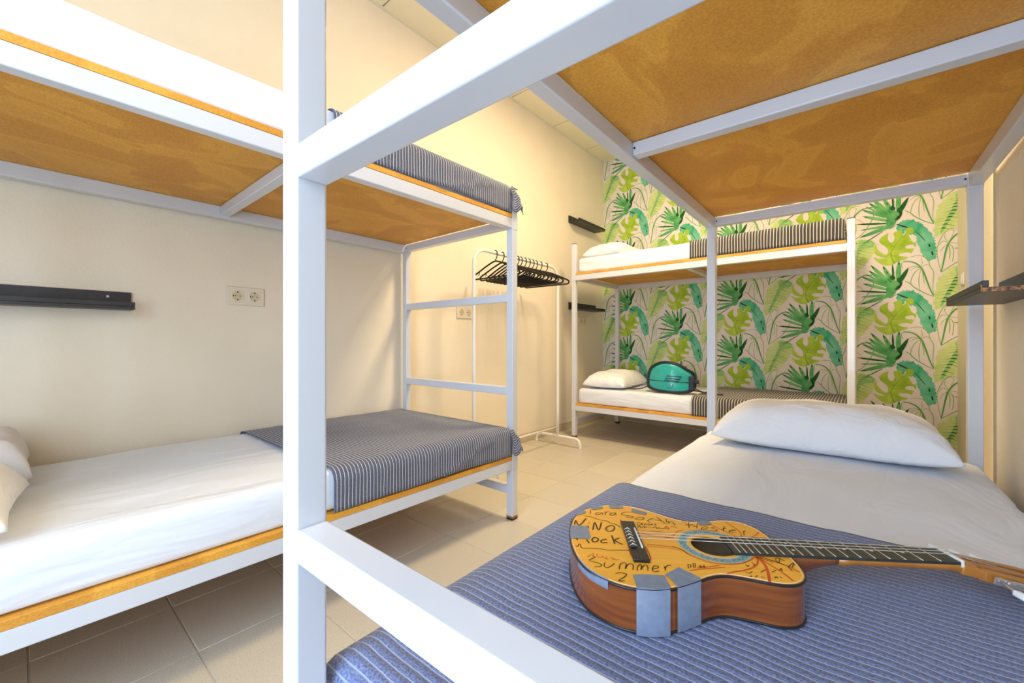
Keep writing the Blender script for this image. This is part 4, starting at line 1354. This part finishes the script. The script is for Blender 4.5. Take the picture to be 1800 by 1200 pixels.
for z, nm in ((GD - 0.0018, 'top_binding'), (0.0018, 'bottom_binding')):
    bm = bmesh.new()
    add_tube(bm, [(x, y, z) for x, y in offs(OUTL, 0.0)], 0.0021, 6, closed=True)
    mesh_obj(nm, bm, M['g_black'], gt)
bm = bmesh.new()
add_tube(bm, [(x, y, GD + 0.0001) for x, y in offs(OUTL, -0.0035)], 0.0004, 4, closed=True)
mesh_obj('purfling_line', bm, M['g_bone'], gt)


def ring(name, r0, r1, z, mat, parent, n=64):
    bm = bmesh.new()
    a_ = [bm.verts.new((x, y, z)) for x, y in circ(r0, n)]
    b_ = [bm.verts.new((x, y, z)) for x, y in circ(r1, n)]
    for i in range(n):
        bm.faces.new((a_[i], b_[i], b_[(i + 1) % n], a_[(i + 1) % n]))
    return mesh_obj(name, bm, mat, parent)


ros = ring('rosette', 0.0425, 0.0585, GD + 0.0002, M['ros_blue'], gt)
ring('rosette_ring', 0.0425, 0.0445, GD + 0.0003, M['ros_white'], ros)
ring('rosette_ring', 0.0562, 0.0578, GD + 0.0003, M['ros_white'], ros)
ring('rosette_ring', 0.0462, 0.0468, GD + 0.0003, M['ros_white'], ros)
ring('rosette_ring', 0.0542, 0.0547, GD + 0.0003, M['ros_white'], ros)
for k in range(32):
    a = 2 * math.pi * k / 32
    bm = bmesh.new()
    c, s = math.cos(a), math.sin(a)
    q = [(0.0485, -0.0012), (0.0505, -0.0020), (0.0525, 0.0), (0.0505, 0.0020), (0.0485, 0.0012)]
    add_poly(bm, [[(c * u - s * v, s * u + c * v) for u, v in q]], lambda x, y: Vector((x, y, GD + 0.0004)))
    face_dir(bm, (0, 0, 1))
    mesh_obj('rosette_petal', bm, M['ros_red'], ros)

# bridge
bx = -0.135
bm = bmesh.new()
add_box(bm, bx - 0.013, bx + 0.013, -0.072, 0.072, GD, GD + 0.006, bevel=0.0015)
br = mesh_obj('bridge', bm, M['g_black'], gt)
box('saddle', (bx + 0.0065, bx + 0.0090, -0.036, 0.036, GD + 0.006, GD + 0.0095), M['g_bone'], br, 0.0006, 1)
box('tie_block', (bx - 0.011, bx - 0.001, -0.036, 0.036, GD + 0.006, GD + 0.0085), M['g_black'], br, 0.0008, 1)
for k in range(6):
    yy = -0.030 + 0.012 * k
    bm = bmesh.new()
    add_tube(bm, [(bx - 0.0115, yy, GD + 0.0065), (bx - 0.006, yy + 0.002, GD + 0.010), (bx - 0.0005, yy - 0.001, GD + 0.0075)], 0.0011, 6)
    mesh_obj('string_tie', bm, M['g_string'], br)

# fretboard, frets, dots, nut
NUT, SC = 0.366, 0.501


def fbw(s):
    return 0.029 + (0.0235 - 0.029) * (s - 0.10) / (NUT - 0.10)


ZF = GD + 0.0045
bm = bmesh.new()
s0, s1 = 0.0215, NUT
w0, w1 = fbw(s0), fbw(s1)
vs = [bm.verts.new(p) for p in ((s0, -w0, GD + 0.0003), (s1, -w1, GD + 0.0003), (s1, w1, GD + 0.0003), (s0, w0, GD + 0.0003), (s0, -w0, ZF), (s1, -w1, ZF), (s1, w1, ZF), (s0, w0, ZF))]
for q in ((3, 2, 1, 0), (4, 5, 6, 7), (0, 1, 5, 4), (1, 2, 6, 5), (2, 3, 7, 6), (3, 0, 4, 7)):
    bm.faces.new([vs[i] for i in q])
fb = mesh_obj('fretboard', bm, M['g_fb'], gt)
for k in range(1, 20):
    s = NUT - SC * (1 - 2 ** (-k / 12))
    if s < s0 + 0.003: break
    bm = bmesh.new()
    add_tube(bm, [(s, -fbw(s) + 0.0006, ZF), (s, fbw(s) - 0.0006, ZF)], 0.0009, 6)
    mesh_obj('fret', bm, M['g_fret'], fb)
for k, yy in ((3, 0), (5, 0), (7, 0), (9, 0), (12, 0.012), (12, -0.012)):
    s = NUT - SC * (1 - (2 ** (-k / 12) + 2 ** (-(k - 1) / 12)) / 2)
    bm = bmesh.new()
    add_poly(bm, [[(s + x, yy + y) for x, y in circ(0.0028, 14)]], lambda x, y: Vector((x, y, ZF + 0.0003)))
    face_dir(bm, (0, 0, 1))
    mesh_obj('position_dot', bm, M['g_dot'], fb)
box('nut', (NUT, NUT + 0.005, -0.0240, 0.0240, GD - 0.004, ZF + 0.0032), M['g_bone'], gt, 0.0008, 1)

# neck and heel, lofted


def loft(name, secs, mat):
    bm = bmesh.new()
    rings = []
    for s, wd, dp in secs:
        rg = []
        for k in range(13):
            a = math.pi * k / 12
            hx_ = math.copysign(abs(math.cos(a)) ** 0.8, math.cos(a))
            heel = 1.0 - 0.55 * (math.sin(a) ** 2) * max(0.0, min(1, (dp - 0.02) / 0.03))
            rg.append(bm.verts.new((s, wd * hx_ * heel, GD + 0.0003 - dp * math.sin(a) ** 0.75)))
        rings.append(rg)
    for A_, B_ in zip(rings, rings[1:]):
        for k in range(12):
            bm.faces.new((A_[k], A_[k + 1], B_[k + 1], B_[k])).smooth = True
        bm.faces.new((A_[12], A_[0], B_[0], B_[12]))
    bm.faces.new(rings[0])
    bm.faces.new(rings[-1][::-1])
    bmesh.ops.recalc_face_normals(bm, faces=bm.faces)
    return mesh_obj(name, bm, mat, gt)


loft('heel', ((0.100, 0.029, 0.058), (0.120, 0.0285, 0.058), (0.131, 0.0280, 0.052), (0.140, 0.0274, 0.038), (0.152, 0.0270, 0.028), (0.168, 0.0264, 0.0205), (0.186, 0.0260, 0.0172)), M['g_side'])
loft('neck', ((0.186, 0.0260, 0.0172), (0.21, 0.0257, 0.0165), (0.26, 0.0248, 0.0160), (0.32, 0.0240, 0.0155), (0.352, 0.0236, 0.0165), (0.368, 0.0236, 0.020), (0.380, 0.0242, 0.022)), M['g_neck'])

# slotted headstock, tilted back; built flat, then pitched about the nut
hs = empty('headstock', (0, 0, 0)); hs.parent = gt
hs.location = (NUT + 0.004, 0, GD + 0.001)
hs.rotation_euler = (0, R(12), 0)
bm = bmesh.new()
HL, HW, HT = 0.155, 0.036, 0.016
for d in ((0.0, 0.030, -0.0245, 0.0245), (0.130, HL, -HW, HW), (0.030, 0.130, -0.0065, 0.0065)):
    add_box(bm, d[0], d[1], d[2], d[3], -HT, 0, bevel=0.0015)
for sgn in (-1, 1):
    vs = [bm.verts.new((x, y * sgn, z)) for z in (-HT, 0) for x, y in ((0.022, 0.0165), (0.135, 0.0225), (0.135, HW), (0.022, 0.0285))]
    for q in ((3, 2, 1, 0), (4, 5, 6, 7), (0, 1, 5, 4), (1, 2, 6, 5), (2, 3, 7, 6), (3, 0, 4, 7)):
        bm.faces.new([vs[i] for i in q])
bmesh.ops.recalc_face_normals(bm, faces=bm.faces)
mesh_obj('head_plate', bm, M['g_neck'], hs)
for sgn in (-1, 1):
    box('tuner_plate', (0.034, 0.132, min(sgn * 0.0352, sgn * 0.0375), max(sgn * 0.0352, sgn * 0.0375), -0.014, -0.003), M['g_steel'], hs)
    for k in range(3):
        xx = 0.048 + 0.034 * k
        bm = bmesh.new()
        add_tube(bm, [(xx, sgn * 0.0066, -0.008), (xx, sgn * 0.0340, -0.008)], 0.0042, 10)
        mesh_obj('string_roller', bm, M['g_bone'], hs)
        bm = bmesh.new()
        add_tube(bm, [(xx + 0.006, sgn * 0.0375, -0.0085), (xx + 0.006, sgn * 0.0415, -0.0085)], 0.0052, 12)
        mesh_obj('tuner_gear', bm, M['g_steel'], hs)
        bm = bmesh.new()
        add_tube(bm, [(xx - 0.006, sgn * 0.0375, -0.008), (xx - 0.008, sgn * 0.0520, -0.010), (xx - 0.010, sgn * 0.0640, -0.011)], 0.0022, 8)
        mesh_obj('tuner_shaft', bm, M['g_steel'], hs)
        bm = bmesh.new()
        y0, y1 = sorted((sgn * 0.062, sgn * 0.079))
        add_box(bm, xx - 0.0155, xx - 0.0045, y0, y1, -0.0155, -0.0065, bevel=0.0022)
        mesh_obj('tuner_knob', bm, M['g_knob'], hs)
# strings: three are left
for k, (yb, yn) in enumerate(((0.018, 0.0135), (0.006, 0.0045), (-0.006, -0.0045))):
    bm = bmesh.new()
    add_tube(bm, [(bx + 0.0075, yb, GD + 0.0098), (NUT + 0.002, yn, ZF + 0.0036), (NUT + 0.05 + 0.034 * k, 0.012 if yn > 0 else -0.012, GD - 0.010 - 0.005 * k)], 0.00055, 6)
    mesh_obj('string', bm, M['g_string'], gt)

# marker writing and duct tape on the soundboard
for nm, data, mat, zz in (('marker_writing', INK, M['ink'], 0.0006), ('red_marker_lines', RED, M['red_ink'], 0.0005)):
    bm = bmesh.new()
    for l, w in data:
        add_ribbon(bm, [p[:2] for p in smooth_path([(a, b, 0) for a, b in l], 4)], w * 1.45, lambda x, y: Vector((x, y, GD + zz)))
    face_dir(bm, (0, 0, 1))
    tag(mesh_obj(nm, bm, mat, gt), kind='stuff')


def inside(x, y):
    n = len(OUTL)
    c = False
    for i in range(n):
        (x1, y1), (x2, y2) = OUTL[i - 1], OUTL[i]
        if (y1 > y) != (y2 > y) and x < (x2 - x1) * (y - y1) / (y2 - y1) + x1:
            c = not c
    return c


def to_rim(x, y):
    if inside(x, y): return x, y
    best = min(OUTL, key=lambda p: (p[0] - x) ** 2 + (p[1] - y) ** 2)
    return best


for k, lp in enumerate(TAPE):
    dense = []
    for i in range(len(lp)):
        p, q = Vector(lp[i]), Vector(lp[(i + 1) % len(lp)])
        m = max(1, int((q - p).length / 0.004))
        dense += [p.lerp(q, j / m) for j in range(m)]
    dense = [to_rim(*p) for p in dense]
    clean = [dense[0]]
    for p in dense[1:]:
        if (Vector(p) - Vector(clean[-1])).length > 1e-5: clean.append(p)
    bm = bmesh.new()
    add_poly(bm, [clean], lambda x, y: Vector((x, y, GD + 0.0010)))
    face_dir(bm, (0, 0, 1))
    mesh_obj('tape_piece', bm, M['tape'], gt)


def side_tape(sa, sb, z0, z1, name='tape_strip', far=False):
    near = [p for p in OUTL if (p[1] > 0) == far]
    near = sorted(near)
    pts = [p for p in near if sa < p[0] < sb]

    def yat(s):
        for (a, b), (c, d) in zip(near, near[1:]):
            if a <= s <= c: return (s, b + (d - b) * (s - a) / max(1e-9, c - a))
        return near[0]
    pts = [yat(sa)] + pts + [yat(sb)]
    bm = bmesh.new()
    o_ = 0.0028 * (1 if far else -1)
    for (a, b), (c, d) in zip(pts, pts[1:]):
        v = [bm.verts.new(q) for q in ((a, b + o_, z0), (c, d + o_, z0), (c, d + o_, z1), (a, b + o_, z1))]
        bm.faces.new(v)
        v = [bm.verts.new(q) for q in ((a, b + o_, z1), (c, d + o_, z1), (c, d - o_, GD + 0.0011), (a, b - o_, GD + 0.0011))]
        bm.faces.new(v)
    bmesh.ops.remove_doubles(bm, verts=bm.verts, dist=1e-5)
    for f in bm.faces: f.smooth = True
    return mesh_obj(name, bm, M['tape'], gt)


side_tape(-0.157, -0.109, -0.001, GD - 0.001)
side_tape(-0.098, -0.058, 0.001, GD - 0.001)
side_tape(-0.236, -0.195, GD - 0.012, GD - 0.001)
